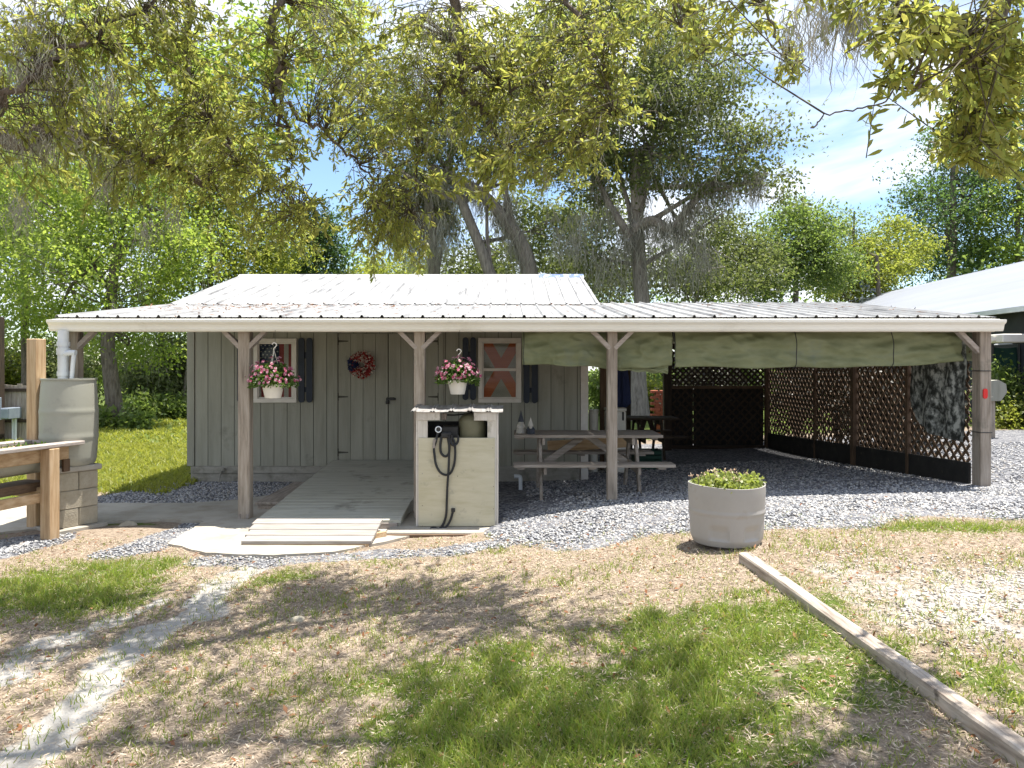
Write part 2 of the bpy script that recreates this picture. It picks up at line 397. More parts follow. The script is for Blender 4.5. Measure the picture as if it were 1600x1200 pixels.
def build(name, mb, m, loc=(0, 0, 0), parent=None, smooth=False):
    lx, ly, lz = loc
    me = bpy.data.meshes.new(name)
    me.from_pydata([(v[0] - lx, v[1] - ly, v[2] - lz) for v in mb.v], [], mb.f); me.update()
    if smooth:
        me.shade_smooth()
        try: me.set_sharp_from_angle(angle=R(38))
        except Exception: pass
    return link(name, me, m, parent)

def fast_mesh(name, V, Fc, m, loc=(0, 0, 0), parent=None, smooth=False):
    """V (n,3) array, Fc (k,3|4) index array"""
    V = np.asarray(V, np.float32) - np.asarray(loc, np.float32); Fc = np.asarray(Fc, np.int32)
    me = bpy.data.meshes.new(name); k = Fc.shape[1]
    me.vertices.add(len(V)); me.vertices.foreach_set('co', V.ravel())
    me.loops.add(Fc.size); me.loops.foreach_set('vertex_index', Fc.ravel())
    me.polygons.add(len(Fc)); me.polygons.foreach_set('loop_start', np.arange(0, Fc.size, k, dtype=np.int32))
    if smooth: me.polygons.foreach_set('use_smooth', np.ones(len(Fc), bool))
    me.update(calc_edges=True)
    return link(name, me, m, parent)

def tag(o, label=None, cat=None, group=None, kind=None):
    if label: o['label'] = label
    if cat: o['category'] = cat
    if group: o['group'] = group
    if kind: o['kind'] = kind
    return o

class Thing:
    def __init__(s, name, label, cat, loc, group=None):
        s.o = bpy.data.objects.new(name, None); COL.objects.link(s.o); s.o.location = loc; s.loc = tuple(loc)
        s.o.empty_display_size = .2
        tag(s.o, label, cat, group)
    def part(s, name, mb, m, parent=None, smooth=False, label=None):
        o = build(name, mb, m, s.loc, parent or s.o, smooth)
        if label: o['label'] = label
        return o
    def fast(s, name, V, Fc, m, parent=None, kind=None, smooth=False):
        o = fast_mesh(name, V, Fc, m, s.loc, parent or s.o, smooth)
        if kind: o['kind'] = kind
        return o

def unit(a):
    return a / np.maximum(np.linalg.norm(a, axis=-1, keepdims=True), 1e-9)
def rand_dirs(n):
    return unit(rng.normal(size=(n, 3)))

def leaf_geo(C, A, N, Ln, W, six=False):
    """leaf blades: base C, axis A, face normal N; returns V, F (triangles)"""
    n = len(C); A = unit(A); S = unit(np.cross(A, N)); N = np.cross(S, A)
    Ln = np.broadcast_to(np.asarray(Ln, float), (n,))[:, None]; W = np.broadcast_to(np.asarray(W, float), (n,))[:, None]
    if six:
        v = np.stack([C, C + A * Ln * .38 + S * W * .40 + N * W * .16, C + A * Ln * .38 - S * W * .40 + N * W * .16,
                      C + A * Ln * .72 + S * W * .46 + N * W * .06 - N * Ln * .03, C + A * Ln * .72 - S * W * .46 + N * W * .06 - N * Ln * .03,
                      C + A * Ln - N * Ln * .10], 1)
        f = np.array([(0, 1, 2), (1, 3, 4), (1, 4, 2), (3, 5, 4)])
    else:
        v = np.stack([C, C + A * Ln * .5 + S * W * .5 + N * W * .15, C + A * Ln, C + A * Ln * .5 - S * W * .5 + N * W * .15], 1)
        f = np.array([(0, 1, 2), (0, 2, 3)])
    k = v.shape[1]
    Fc = (f[None] + (np.arange(n) * k)[:, None, None]).reshape(-1, 3)
    return v.reshape(-1, 3), Fc

def cat(parts):
    Vs, Fs, o = [], [], 0
    for v, f in parts:
        Vs.append(v); Fs.append(f + o); o += len(v)
    return np.concatenate(Vs), np.concatenate(Fs)

def strands(Pt, Ln, W, seg=4, sway=.06):
    """hanging moss ribbons from points Pt"""
    n = len(Pt); Ln = np.broadcast_to(Ln, (n,)); W = np.broadcast_to(W, (n,))
    ang = rng.uniform(0, math.pi, n); S = np.stack([np.cos(ang), np.sin(ang), np.zeros(n)], 1)
    rows = []; off = np.zeros((n, 3))
    for i in range(seg + 1):
        t = i / seg
        w = (W * (1 - .75 * t) * (.7 + .6 * rng.random(n)))[:, None]
        c = Pt + off; c = c.copy(); c[:, 2] -= Ln * t
        rows += [c + S * w / 2, c - S * w / 2]
        off = off + rng.normal(size=(n, 3)) * np.array([1, 1, 0]) * sway * Ln[:, None] / seg * 1.4
    V = np.stack(rows, 1).reshape(-1, 3); k = 2 * (seg + 1)
    f = np.array([t for i in range(seg) for t in ((2 * i, 2 * i + 1, 2 * i + 3), (2 * i, 2 * i + 3, 2 * i + 2))])
    return V, (f[None] + (np.arange(n) * k)[:, None, None]).reshape(-1, 3)

def np_tubes(P0, P1, r0, r1, n=3, mid=None):
    """many thin straight (or once-bent) twigs at once, n-sided"""
    k = len(P0); rings = [(P0, r0)] + ([(mid, (r0 + r1) / 2)] if mid is not None else []) + [(P1, r1)]
    D = unit(P1 - P0); U = unit(np.cross(D, rand_dirs(k))); Wd = np.cross(D, U)
    V = []
    for (p, r) in rings:
        r = np.broadcast_to(np.asarray(r, float), (k,))[:, None]
        for j in range(n):
            t = 2 * math.pi * j / n
            V.append(p + (U * math.cos(t) + Wd * math.sin(t)) * r)
    V = np.stack(V, 1); m = len(rings)
    f = []
    for i in range(m - 1):
        for j in range(n):
            a, b2, c, d = i * n + j, i * n + (j + 1) % n, (i + 1) * n + (j + 1) % n, (i + 1) * n + j
            f += [(a, b2, c), (a, c, d)]
    f = np.array(f)
    return V.reshape(-1, 3), (f[None] + (np.arange(k) * n * m)[:, None, None]).reshape(-1, 3)

# ------------------------------------------------------------------ ground
SAND = [[(395, 885), (330, 930), (255, 985), (215, 1020), (150, 1080), (80, 1150), (20, 1195)],
        [(245, 940), (190, 965), (130, 985), (90, 1000), (0, 1065), (-60, 1110)]]
SANDW = [[px2g(*p) for p in q] for q in SAND]
SLAB_PX = [(-80, 790), (150, 789), (300, 789), (372, 784), (450, 772), (640, 772), (652, 838), (604, 850), (525, 866), (430, 872), (320, 868),
           (262, 853), (318, 818), (250, 815), (150, 819), (0, 836), (-80, 846)]
SLABW = []
for _i, _p in enumerate(SLAB_PX):
    _a = px2g(*_p); _b = px2g(*SLAB_PX[(_i + 1) % len(SLAB_PX)])
    _m = max(1, int(math.hypot(_b[0] - _a[0], _b[1] - _a[1]) / .09))
    for _k in range(_m):
        _t = _k / _m; SLABW.append((_a[0] + (_b[0] - _a[0]) * _t + random.uniform(-.014, .014), _a[1] + (_b[1] - _a[1]) * _t + random.uniform(-.014, .014)))

def seg_dist(x, y, pts):
    d = np.full(x.shape, 1e9)
    for (x1, y1), (x2, y2) in zip(pts[:-1], pts[1:]):
        dx, dy = x2 - x1, y2 - y1; t = np.clip(((x - x1) * dx + (y - y1) * dy) / (dx * dx + dy * dy), 0, 1)
        d = np.minimum(d, np.hypot(x - x1 - t * dx, y - y1 - t * dy))
    return d

def sm(a, b, x):
    t = np.clip((x - a) / (b - a), 0, 1); return t * t * (3 - 2 * t)

def masks(x, y):
    """sand, gravel, green cover of the ground, 0..1 each"""
    x = np.asarray(x, float); y = np.asarray(y, float)
    n1 = vnoise(x, y, 1.3, 1); n2 = vnoise(x, y, 3.1, 2); n3 = vnoise(x, y, .45, 3)
    sand = (1 - sm(.11, .23, seg_dist(x, y, SANDW[0]) + (n2 - .5) * .30 + (n1 - .5) * .20)) * (.50 + .8 * n1)
    sand = np.maximum(sand, .95 * (1 - sm(.08, .20, seg_dist(x, y, SANDW[1]) + (n2 - .5) * .28 + (n1 - .5) * .2)) * (.5 + .6 * n2))
    # gravel: carport and its apron, a strip along the slab, beds by the wall
    front = np.interp(x, [-.4, .1, .8, 1.6, 2.6, 3.6, 6, 12], [7.7, 6.75, 6.2, 6.0, 6.15, 6.3, 6.6, 7.2]) + (n1 - .5) * .7
    gr = sm(-.12, .25, y - front) * sm(-.45, -.1, x) * (y < 17) * (1 - sm(12, 14, x))
    pg = px2g(1500, 930)
    pale = np.exp(-(((x - pg[0]) / 1.3) ** 2 + ((y - pg[1]) / .8) ** 2)) * (.35 + .6 * n1 + .7 * n2) * (x > 1.9)
    sand = np.maximum(sand, .8 * pale)
    bed = in_poly(x, y, [(-5.8, 9.6), (-5.0, 9.2), (-3.2, 9.25), (-2.8, 10.0), (-2.6, 11.5), (-5.1, 11.5)])
    gr = np.maximum(gr, bed * 1.0)
    sd = seg_dist(x, y, [px2g(185, 866), px2g(255, 840), px2g(325, 815), px2g(400, 812)])
    gr = np.maximum(gr, 1 - sm(.13, .30, sd + (n2 - .5) * .2))
    gr = np.maximum(gr, .8 * (1 - sm(.1, .28, seg_dist(x, y, [px2g(320, 876), px2g(430, 880), px2g(600, 866), px2g(780, 852)]) + (n2 - .5) * .2)))
    sd = seg_dist(x, y, [px2g(-40, 870), px2g(60, 845)])
    gr = np.maximum(gr, 1 - sm(.22, .40, sd + (n2 - .5) * .25))
    # green
    def blob(px, py, rx, ry, amp):
        cx, cy_ = px2g(px, py); return amp * np.exp(-(((x - cx) / rx) ** 2 + ((y - cy_) / ry) ** 2))
    gn = .16 + 0 * x
    for a in ((960, 1120, .85, .9, .95), (1080, 1010, .55, .6, .55), (700, 1180, .5, .5, .55), (80, 930, .95, .6, 1.0), (430, 905, .4, .25, .40), (240, 880, .7, .2, .5),
              (500, 1120, .7, .6, .22), (180, 890, .5, .3, .3), (980, 990, .4, .4, .35), (480, 940, .45, .4, .30), (1420, 825, .40, .22, 1.0), (1590, 830, .45, .2, .8),
              (1330, 960, .55, .6, .55), (1480, 870, .5, .25, .3), (1560, 1060, .5, .5, .4), (790, 800, .16, .2, .9), (560, 880, .9, .16, .35), (830, 835, .4, .12, .4), (200, 820, .5, .12, .5)):
        gn = gn + blob(*a)
    n4 = vnoise(x, y, 7.0, 5)
    gn = gn * (.30 + 1.1 * n1) * (.45 + 1.1 * n4) + (n2 - .5) * .22
    back = sm(10.3, 11.2, y + .35 * (x + 6.5) * (x > -6.5)) * (x < -3.6) + sm(17, 18, y)
    back = np.maximum(back, sm(5.9, 6.6, -x) * (y > 4))
    gn = np.maximum(gn, np.clip(back, 0, 1) * (.65 + .5 * n3))
    gn = gn * (1 - sand) * (1 - .8 * gr * (gn < .6))
    return np.clip(sand, 0, 1), np.clip(gr, 0, 1), np.clip(gn, 0, 1)

def axis_pts(segs):
    out = []
    for a, b2, st in segs: out += list(np.arange(a, b2, st))
    return np.array(out + [segs[-1][1]])
gx = axis_pts([(-160, -40, 12), (-40, -12, 2), (-12, -6, .4), (-6, 6, .09), (6, 12, .3), (12, 40, 2), (40, 160, 12)])
gy = axis_pts([(-60, -6, 6), (-6, 1.6, .6), (1.6, 9, .08), (9, 16, .2), (16, 30, 1), (30, 60, 3), (60, 400, 34)])
GX, GY = np.meshgrid(gx, gy)
GZ = gz(GX, GY)
near = (np.abs(GX) < 7) & (GY > 1.5) & (GY < 9.5)
sa, gr_, gn_ = masks(GX, GY)
GZ = GZ + near * ((vnoise(GX, GY, 2.2, 7) - .5) * .03 + (vnoise(GX, GY, 6, 8) - .5) * .016) - .02 * sa
nx, ny = len(gx), len(gy)
idx = np.arange(nx * ny).reshape(ny, nx)
Fg = np.stack([idx[:-1, :-1], idx[:-1, 1:], idx[1:, 1:], idx[1:, :-1]], -1).reshape(-1, 4)
def ground_mat():
    m, N, L, b, out = _mk('ground_mix')
    b.inputs['Roughness'].default_value = .95; b.inputs['Specular IOR Level'].default_value = .15
    tc = N.new('ShaderNodeTexCoord')
    def noise(s, d=6, r=.65):
        n = N.new('ShaderNodeTexNoise'); n.inputs['Scale'].default_value = s; n.inputs['Detail'].default_value = d; n.inputs['Roughness'].default_value = r
        L.new(tc.outputs['Object'], n.inputs['Vector']); return n.outputs['Fac']
    def rmp(src, cols, pos):
        r = ramp(N, cols, pos); L.new(src, r.inputs['Fac']); return r.outputs['Color']
    def mix(f, a, c):
        mxx = N.new('ShaderNodeMixRGB'); L.new(f, mxx.inputs['Fac']); L.new(a, mxx.inputs[1]); L.new(c, mxx.inputs[2]); return mxx.outputs['Color']
    def attr(n):
        a = N.new('ShaderNodeAttribute'); a.attribute_name = n; return a.outputs['Fac']
    soil = rmp(noise(26, 8, .8), [(.10, .078, .058), (.24, .19, .145), (.38, .315, .25)], [.32, .5, .68])
    green = rmp(noise(34, 8, .8), [(.035, .055, .012), (.09, .125, .025), (.16, .165, .05)], [.32, .52, .7])
    sand_c = rmp(noise(11, 8, .7), [(.25, .235, .215), (.35, .335, .315), (.43, .415, .395)], [.3, .5, .7])
    vo = N.new('ShaderNodeTexVoronoi'); vo.inputs['Scale'].default_value = 34; L.new(tc.outputs['Object'], vo.inputs['Vector'])
    sep = N.new('ShaderNodeSeparateColor'); L.new(vo.outputs['Color'], sep.inputs[0])
    grav = rmp(sep.outputs[0], [(.06, .062, .075), (.15, .152, .17), (.30, .30, .30)], [.0, .5, 1.0])
    def sharpen(f, s, lo=.42, hi=.58):
        ad = N.new('ShaderNodeMath'); ad.operation = 'ADD'; L.new(f, ad.inputs[0])
        sb = N.new('ShaderNodeMath'); sb.operation = 'MULTIPLY_ADD'; L.new(noise(s, 5), sb.inputs[0]); sb.inputs[1].default_value = .9; sb.inputs[2].default_value = -.45
        L.new(sb.outputs[0], ad.inputs[1]); r = ramp(N, [(0, 0, 0), (1, 1, 1)], [lo, hi]); L.new(ad.outputs[0], r.inputs['Fac']); return r.outputs['Color']
    c = mix(sharpen(attr('green'), 14), soil, green)
    c = mix(sharpen(attr('sand'), 9, .40, .62), c, sand_c)
    c = mix(sharpen(attr('gravel'), 18, .38, .55), c, grav)
    L.new(c, b.inputs['Base Color'])
    bp = N.new('ShaderNodeBump'); bp.inputs['Strength'].default_value = .6; bp.inputs['Distance'].default_value = .02
    L.new(noise(45, 6, .7), bp.inputs['Height']); L.new(bp.outputs['Normal'], b.inputs['Normal'])
ground_mat()
gro = fast_mesh('ground', np.stack([GX, GY, GZ], -1).reshape(-1, 3), Fg, 'ground_mix', smooth=True)
gro['kind'] = 'structure'
for nm, arr in (('sand', sa), ('gravel', gr_), ('green', gn_)):
    at = gro.data.attributes.new(nm, 'FLOAT', 'POINT'); at.data.foreach_set('value', arr.ravel().astype(np.float32))

# concrete path and apron
def slab(name, poly, top, thick, m, b=.01):
    mb = MB(); n = len(poly); zt = [g1(*p) + top for p in poly]
    cxm = sum(p[0] for p in poly) / n; cym = sum(p[1] for p in poly) / n
    vs = [(p[0], p[1], z) for p, z in zip(poly, zt)] + [(p[0], p[1], z - thick) for p, z in zip(poly, zt)]
    mb.add(vs, [tuple(reversed(range(n)))] + [(k, (k + 1) % n, n + (k + 1) % n, n + k) for k in range(n)])
    return mb
so = build('concrete_path', slab('concrete_path', SLABW, .028, .2, 'concrete'), 'concrete'); so['kind'] = 'structure'
bpy.context.view_layer.objects.active = so
tm = so.modifiers.new('tri', 'TRIANGULATE')

# ------------------------------------------------------------------ shed with porch and carport roof
YW = 11.48; XL, XR = -4.99, 1.148
shed = Thing('shed', 'grey-green board shed with white metal roof, porch and open carport', 'shed', (-1.9, YW, 0))
def wx(px): return (px - 800) * YW / F
def wz(py): return H - (py - HOR) * YW / F
WIN = [(wx(397), wx(464), wz(629), wz(529)), (wx(747.5), wx(814.5), wz(629), wz(528))]
DOOR = (wx(528), wx(685), wz(719), wz(521))
holes = [(a + .03, b_ - .03, c + .03, d - .03) for a, b_, c, d in WIN] + [DOOR]

def holed(mb, x0, x1, z0, z1, hs, y0, y1):
    xs = sorted({x0, x1, *[min(max(h[k], x0), x1) for h in hs for k in (0, 1)]})
    for a, b_ in zip(xs[:-1], xs[1:]):
        if b_ - a < 1e-4: continue
        cuts = sorted([(max(h[2], z0), min(h[3], z1)) for h in hs if h[0] < (a + b_) / 2 < h[1]])
        z = z0
        for lo, hi in cuts:
            if lo - z > 1e-4: mb.box(a, b_, y0, y1, z, lo)
            z = max(z, hi)
        if z1 - z > 1e-4: mb.box(a, b_, y0, y1, z, z1)
    return mb

ZS0, ZS1 = wz(727), 2.68
shed.part('wall_backing', holed(MB(), XL, XR, ZS0, ZS1, holes, YW + .014, YW + .06), 'siding_dark')
bx = XL + .085
while bx < XR - .10:
    e = min(bx + .204, XR - .09)
    hs_b = [(max(h[0], bx + .0035), min(h[1], e - .0035), h[2], h[3]) for h in holes if h[0] < e - .012 and h[1] > bx + .012]
    full = [h for h in hs_b if h[1] - h[0] > .12]
    if full and full[0][2] > ZS0 + .2:      # a window: one board below it, one above it
        shed.part('siding_board', holed(MB(), bx + .0045, e - .0045, ZS0 - .01, full[0][2], [], YW, YW + .013), 'siding')
        shed.part('siding_board', holed(MB(), bx + .0045, e - .0045, full[0][3], ZS1, [], YW, YW + .013), 'siding')
    else:
        mb = holed(MB(), bx + .0045, e - .0045, ZS0 - .01, ZS1, holes, YW, YW + .013)
        if mb.v: shed.part('siding_board', mb, 'siding')
    bx += .204
shed.part('corner_trim', MB().box(XL - .03, XL + .083, YW - .02, YW + .12, ZS0 - .01, ZS1, .004), 'siding')
shed.part('corner_trim', MB().box(XR - .085, XR + .03, YW - .02, YW + .12, ZS0 - .25, ZS1, .004), 'white_trim', label='pale trim board at the carport corner of the shed')
shed.part('skirting', MB().box(XL + .02, -2.72, YW + .004, YW + .05, -.12, ZS0 - .012, .004), 'skirt')
shed.part('skirting', MB().box(-1.1, XR - .1, YW + .004, YW + .05, -.12, ZS0 - .012, .004), 'skirt')
shed.part('skirting_batten', MB().box(XL + .03, -2.75, YW - .022, YW + .003, ZS0 - .12, ZS0 - .018, .004), 'skirt')
shed.part('side_wall', MB().box(XL + .0, XL + .05, YW + .13, 16.6, -.1, 2.72), 'siding')
shed.part('side_wall', MB().box(XR - .05, XR, YW + .13, 16.6, -.1, 2.72), 'siding')
shed.part('rear_wall', MB().box(XL, XR, 16.602, 16.65, -.1, 2.72), 'siding')
# gable triangles
for X in (XL + .004, XR - .054):
    mb = MB(); mb.prism([(YW + .1, 2.722), (16.6, 2.722), (14.05, 3.36)], (X, 0, 0), (0, 1, 0), (0, 0, 1), (1, 0, 0), .05)
    shed.part('gable', mb, 'siding')
# outside tap on the skirting
vt = P(348, 733, YW - .06)
mb = MB(); mb.lathe([(.0, -.02), (.035, -.02), (.035, .02), (0, .02)], (vt.x, vt.y, vt.z), 12)
mb.tube([(vt.x - .02, YW - .04, vt.z - .02), (vt.x - .05, YW - .05, vt.z - .1), (vt.x - .06, YW - .05, -.02)], .012, 6)
shed.part('garden_tap', mb, 'skirt', smooth=True)

# double door
dx0, dx1, dz0, dz1 = DOOR; dm = wx(606.5)
for (a, b_, hs_) in ((dx0, dm, dx0), (dm, dx1, dx1)):
    leaf = shed.part('door', MB().box(a + .004, b_ - .004, YW + .016, YW + .05, dz0 + .004, dz1 - .004), 'siding_dark')
    nb = 4; ww = (b_ - a - .008) / nb
    for k in range(nb):
        shed.part('door_board', MB().box(a + .004 + k * ww + .003, a + .004 + (k + 1) * ww - .003, YW + .001, YW + .015, dz0 + .006, dz1 - .006), 'siding', leaf)
    for zz in (dz1 - .12, (dz0 + dz1) / 2, dz0 + .12):
        s_ = 1 if hs_ == a else -1
        mb = MB(); mb.box(hs_ - .012, hs_ + .012, YW - .012, YW + .0, zz - .06, zz + .06, .003)
        mb.prism([(0, -.018), (s_ * .16, -.008), (s_ * .16, .008), (0, .018)] if s_ > 0 else [(0, .018), (-.16, .008), (-.16, -.008), (0, -.018)], (hs_, YW - .004, zz), (1, 0, 0), (0, 0, 1), (0, 1, 0), .004)
        shed.part('hinge', mb, 'siding_dark', leaf)
shed.part('door_casing', MB().box(dx0 - .075, dx0 - .004, YW - .016, YW - .001, dz0 - .05, dz1 + .004, .003), 'siding')
shed.part('door_casing', MB().box(dx1 + .004, dx1 + .075, YW - .016, YW - .001, dz0 - .05, dz1 + .004, .003), 'siding')
hz_ = wz(624)
mb = MB(); mb.box(dm - .03, dm + .12, YW - .02, YW - .001, hz_ - .012, hz_ + .022, .003); mb.box(dm + .02, dm + .1, YW - .045, YW - .02, hz_ - .012, hz_ + .03, .006)
shed.part('hasp', mb, 'black_metal')
mb = MB(); mb.lathe([(0, -.035), (.028, -.035), (.03, -.01), (.028, .015), (0, .015)], (dm - .005, YW - .035, hz_ - .035), 12)
mb.tube([(dm - .022, YW - .035, hz_ - .02), (dm - .02, YW - .035, hz_ + .02), (dm - .005, YW - .035, hz_ + .035), (dm + .012, YW - .035, hz_ + .02), (dm + .014, YW - .035, hz_ - .02)], .005, 6)
shed.part('padlock', mb, 'black_metal', smooth=True)

# windows
for i, (a, b_, c, d) in enumerate(WIN):
    fr_ = shed.part('window', MB().box(a, b_, YW - .035, YW - .002, c, c + .065, .004), 'white_trim')
    shed.part('window_frame', MB().box(a, b_, YW - .035, YW - .002, d - .065, d, .004), 'white_trim', fr_)
    for (p, q) in ((a, a + .065), (b_ - .065, b_)):
        shed.part('window_frame', MB().box(p, q, YW - .034, YW - .002, c + .066, d - .066, .004), 'white_trim', fr_)
    ins = .066
    for (p, q, r_, s_) in ((a + ins, b_ - ins, c + ins, c + ins + .018), (a + ins, b_ - ins, d - ins - .018, d - ins), (a + ins, a + ins + .018, c + ins + .019, d - ins - .019), (b_ - ins - .018, b_ - ins, c + ins + .019, d - ins - .019)):
        shed.part('sash', MB().box(p, q, YW - .012, YW + .012, r_, s_, .002), 'white_trim', fr_)
    if i == 1:
        zm = wz(577.5)
        shed.part('sash', MB().box(a + ins + .019, b_ - ins - .019, YW - .016, YW + .012, zm - .022, zm + .022, .003), 'white_trim', fr_)
        shed.part('window_pane', MB().box(a + ins + .018, b_ - ins - .018, YW + .0, YW + .004, zm + .022, d - ins - .018), 'glass', fr_)
        shed.part('window_pane', MB().box(a + ins + .018, b_ - ins - .018, YW + .0, YW + .004, c + ins + .018, zm - .022), 'glass', fr_)
    else:
        shed.part('window_pane', MB().box(a + ins + .018, b_ - ins - .018, YW + .0, YW + .004, c + ins + .018, d - ins - .018), 'glass', fr_)

def stadium(w, h, n=6):
    r = w / 2; pts = []
    for k in range(n + 1):
        t = math.pi * k / n; pts.append((r * math.cos(t), h / 2 - r + r * math.sin(t)))
    for k in range(n + 1):
        t = math.pi + math.pi * k / n; pts.append((r * math.cos(t), -h / 2 + r + r * math.sin(t)))
    return pts
for (px0, px1, py0, py1) in ((372, 394, 528, 629), (467, 489, 528, 629), (723, 744, 527, 625), (818, 840, 528, 630)):
    x0, x1, z0, z1 = wx(px0), wx(px1), wz(py1), wz(py0); w_ = (x1 - x0) * .43
    sh = shed.part('shutter', MB().box(x0 + .04, x1 - .04, YW - .018, YW - .002, z1 - .32, z1 - .22).box(x0 + .04, x1 - .04, YW - .018, YW - .002, z0 + .16, z0 + .24), 'navy_paint')
    for cx in (x0 + w_ / 2, x1 - w_ / 2):
        mb = MB(); mb.prism(stadium(w_, z1 - z0), (cx, YW - .04, (z0 + z1) / 2), (1, 0, 0), (0, 0, 1), (0, 1, 0), .022)
        shed.part('shutter_slat', mb, 'navy_paint', sh)

# roofs: ribbed metal sheets
RX0, RX1 = -5.147, 5.45
YE, ZE = 8.35, 2.325
YB, ZB = 11.27, 2.705            # porch roof meets the main slope
YR, ZR = 14.05, 3.48
YC, ZC = 11.93, 2.79             # carport ridge
def roof_plane(x0, x1, y0, z0, y1, z1, label=None):
    d = Vector((0, y1 - y0, z1 - z0)); n = Vector((0, -(z1 - z0), y1 - y0)).normalized()
    mb = MB()
    a = Vector((x0, y0, z0)); b_ = Vector((x1, y0, z0))
    vs = [a - n * .05, b_ - n * .05, b_ + d - n * .05, a + d - n * .05, a - n * .012, b_ - n * .012, b_ + d - n * .012, a + d - n * .012]
    mb.add(vs, [(3, 2, 1, 0), (4, 5, 6, 7), (0, 1, 5, 4), (1, 2, 6, 5), (2, 3, 7, 6), (3, 0, 4, 7)])
    deck = shed.part('roof', mb, 'grey_wood_y')
    W = .2286; x = x0; k = 0
    while x < x1 - .02:
        xe = min(x + W, x1)
        prof = [(x, 0), (x + .006, .0), (x + .018, .024), (x + .036, .024), (x + .048, 0)]
        prof += [(x + .09, 0), (x + .094, .004), (x + .104, .004), (x + .108, 0), (x + .15, 0), (x + .154, .004), (x + .164, .004), (x + .168, 0)]
        prof = [p for p in prof if p[0] < xe] + [(xe, 0)]
        m_ = len(prof); up = random.uniform(0, .002)
        v = [a + d * t + Vector((px_ - x0, 0, 0)) + n * (h_ + up) for t in (0, 1) for px_, h_ in prof]
        v += [q - n * .0012 for q in v]
        o2 = 2 * m_
        fs = [(j, j + 1, m_ + j + 1, m_ + j) for j in range(m_ - 1)] + [(o2 + j + 1, o2 + j, o2 + m_ + j, o2 + m_ + j + 1) for j in range(m_ - 1)]
        fs += [(j + 1, j, o2 + j, o2 + j + 1) for j in range(m_ - 1)]
        mb2 = MB(); mb2.add(v, fs); shed.part('roof_panel', mb2, 'roof_metal', deck)
        x += W; k += 1
    return deck
roof_plane(RX0, 1.326, YE, ZE, YB, ZB)
roof_plane(1.338, RX1, YE, ZE, YC, ZC)
roof_plane(RX0, 1.33, YB - .10, ZB - .01 + .012, YR, ZR)
# rear slopes (one sheet each) and ridge caps
def flat_sheet(name, x0, x1, y0, z0, y1, z1, m, t=.03):
    mb = MB(); mb.add([(x0, y0, z0), (x1, y0, z0), (x1, y1, z1), (x0, y1, z1), (x0, y0, z0 - t), (x1, y0, z0 - t), (x1, y1, z1 - t), (x0, y1, z1 - t)],
                      [(0, 1, 2, 3), (7, 6, 5, 4), (0, 4, 5, 1), (1, 5, 6, 2), (2, 6, 7, 3), (3, 7, 4, 0)])
    return shed.part(name, mb, m)
flat_sheet('rear_roof', RX0, 1.33, YR, ZR - .01, 17.0, 2.62, 'roof_metal')
flat_sheet('rear_roof', 1.34, RX1, YC + .004, ZC - .01, 15.9, 2.30, 'roof_metal')
def ridge(x0, x1, y, z, m, s0=.13, s1=-.28):
    mb = MB(); mb.add([(x0, y - .16, z - .16 * s0 - .01), (x1, y - .16, z - .16 * s0 - .01), (x1, y, z + .03), (x0, y, z + .03), (x0, y + .16, z + .16 * s1), (x1, y + .16, z + .16 * s1),
                       (x0, y - .16, z - .16 * s0 - .014), (x1, y - .16, z - .16 * s0 - .014)],
                      [(0, 1, 2, 3), (3, 2, 5, 4), (6, 7, 1, 0)])
    return shed.part('ridge_cap', mb, m)
ridge(RX0 - .01, .50, YR, ZR + .012, 'roof_metal', .27)
ridge(.503, 1.35, YR, ZR + .015, 'blue_metal', .27).__setitem__('label', 'blue-stained end length of the ridge cap')

# gutter (ogee section) with end caps, and beam
GX0, GX1 = (72 - 800) * 8.22 / F, (1573 - 800) * 8.22 / F
prof = [(8.345, 2.305), (8.345, 2.165), (8.285, 2.165), (8.272, 2.185), (8.268, 2.21), (8.258, 2.235), (8.236, 2.25), (8.224, 2.262), (8.222, 2.288), (8.232, 2.290), (8.234, 2.282), (8.238, 2.268), (8.27, 2.238), (8.28, 2.18), (8.335, 2.176), (8.335, 2.305)]
mb = MB(); mb.prism([(y, z) for y, z in prof], (GX0, 0, 0), (0, 1, 0), (0, 0, 1), (1, 0, 0), GX1 - GX0)
gut = shed.part('gutter', mb, 'gutter_paint')
for X in (GX0 - .003, GX1 + .0):
    mb = MB(); mb.prism([(8.345, 2.300), (8.345, 2.165), (8.285, 2.165), (8.272, 2.185), (8.268, 2.21), (8.258, 2.235), (8.236, 2.25), (8.224, 2.262), (8.222, 2.288)], (X, 0, 0), (0, 1, 0), (0, 0, 1), (1, 0, 0), .003)
    shed.part('end_cap', mb, 'gutter_paint', gut)
shed.part('fascia', MB().box(RX0 + .02, RX1 - .02, 8.35, 8.385, 2.16, 2.31), 'gutter_paint')
shed.part('beam', MB().box(RX0 + .05, RX1 - .05, 8.43, 8.57, 2.17, 2.30, .004), 'post_wood_x')
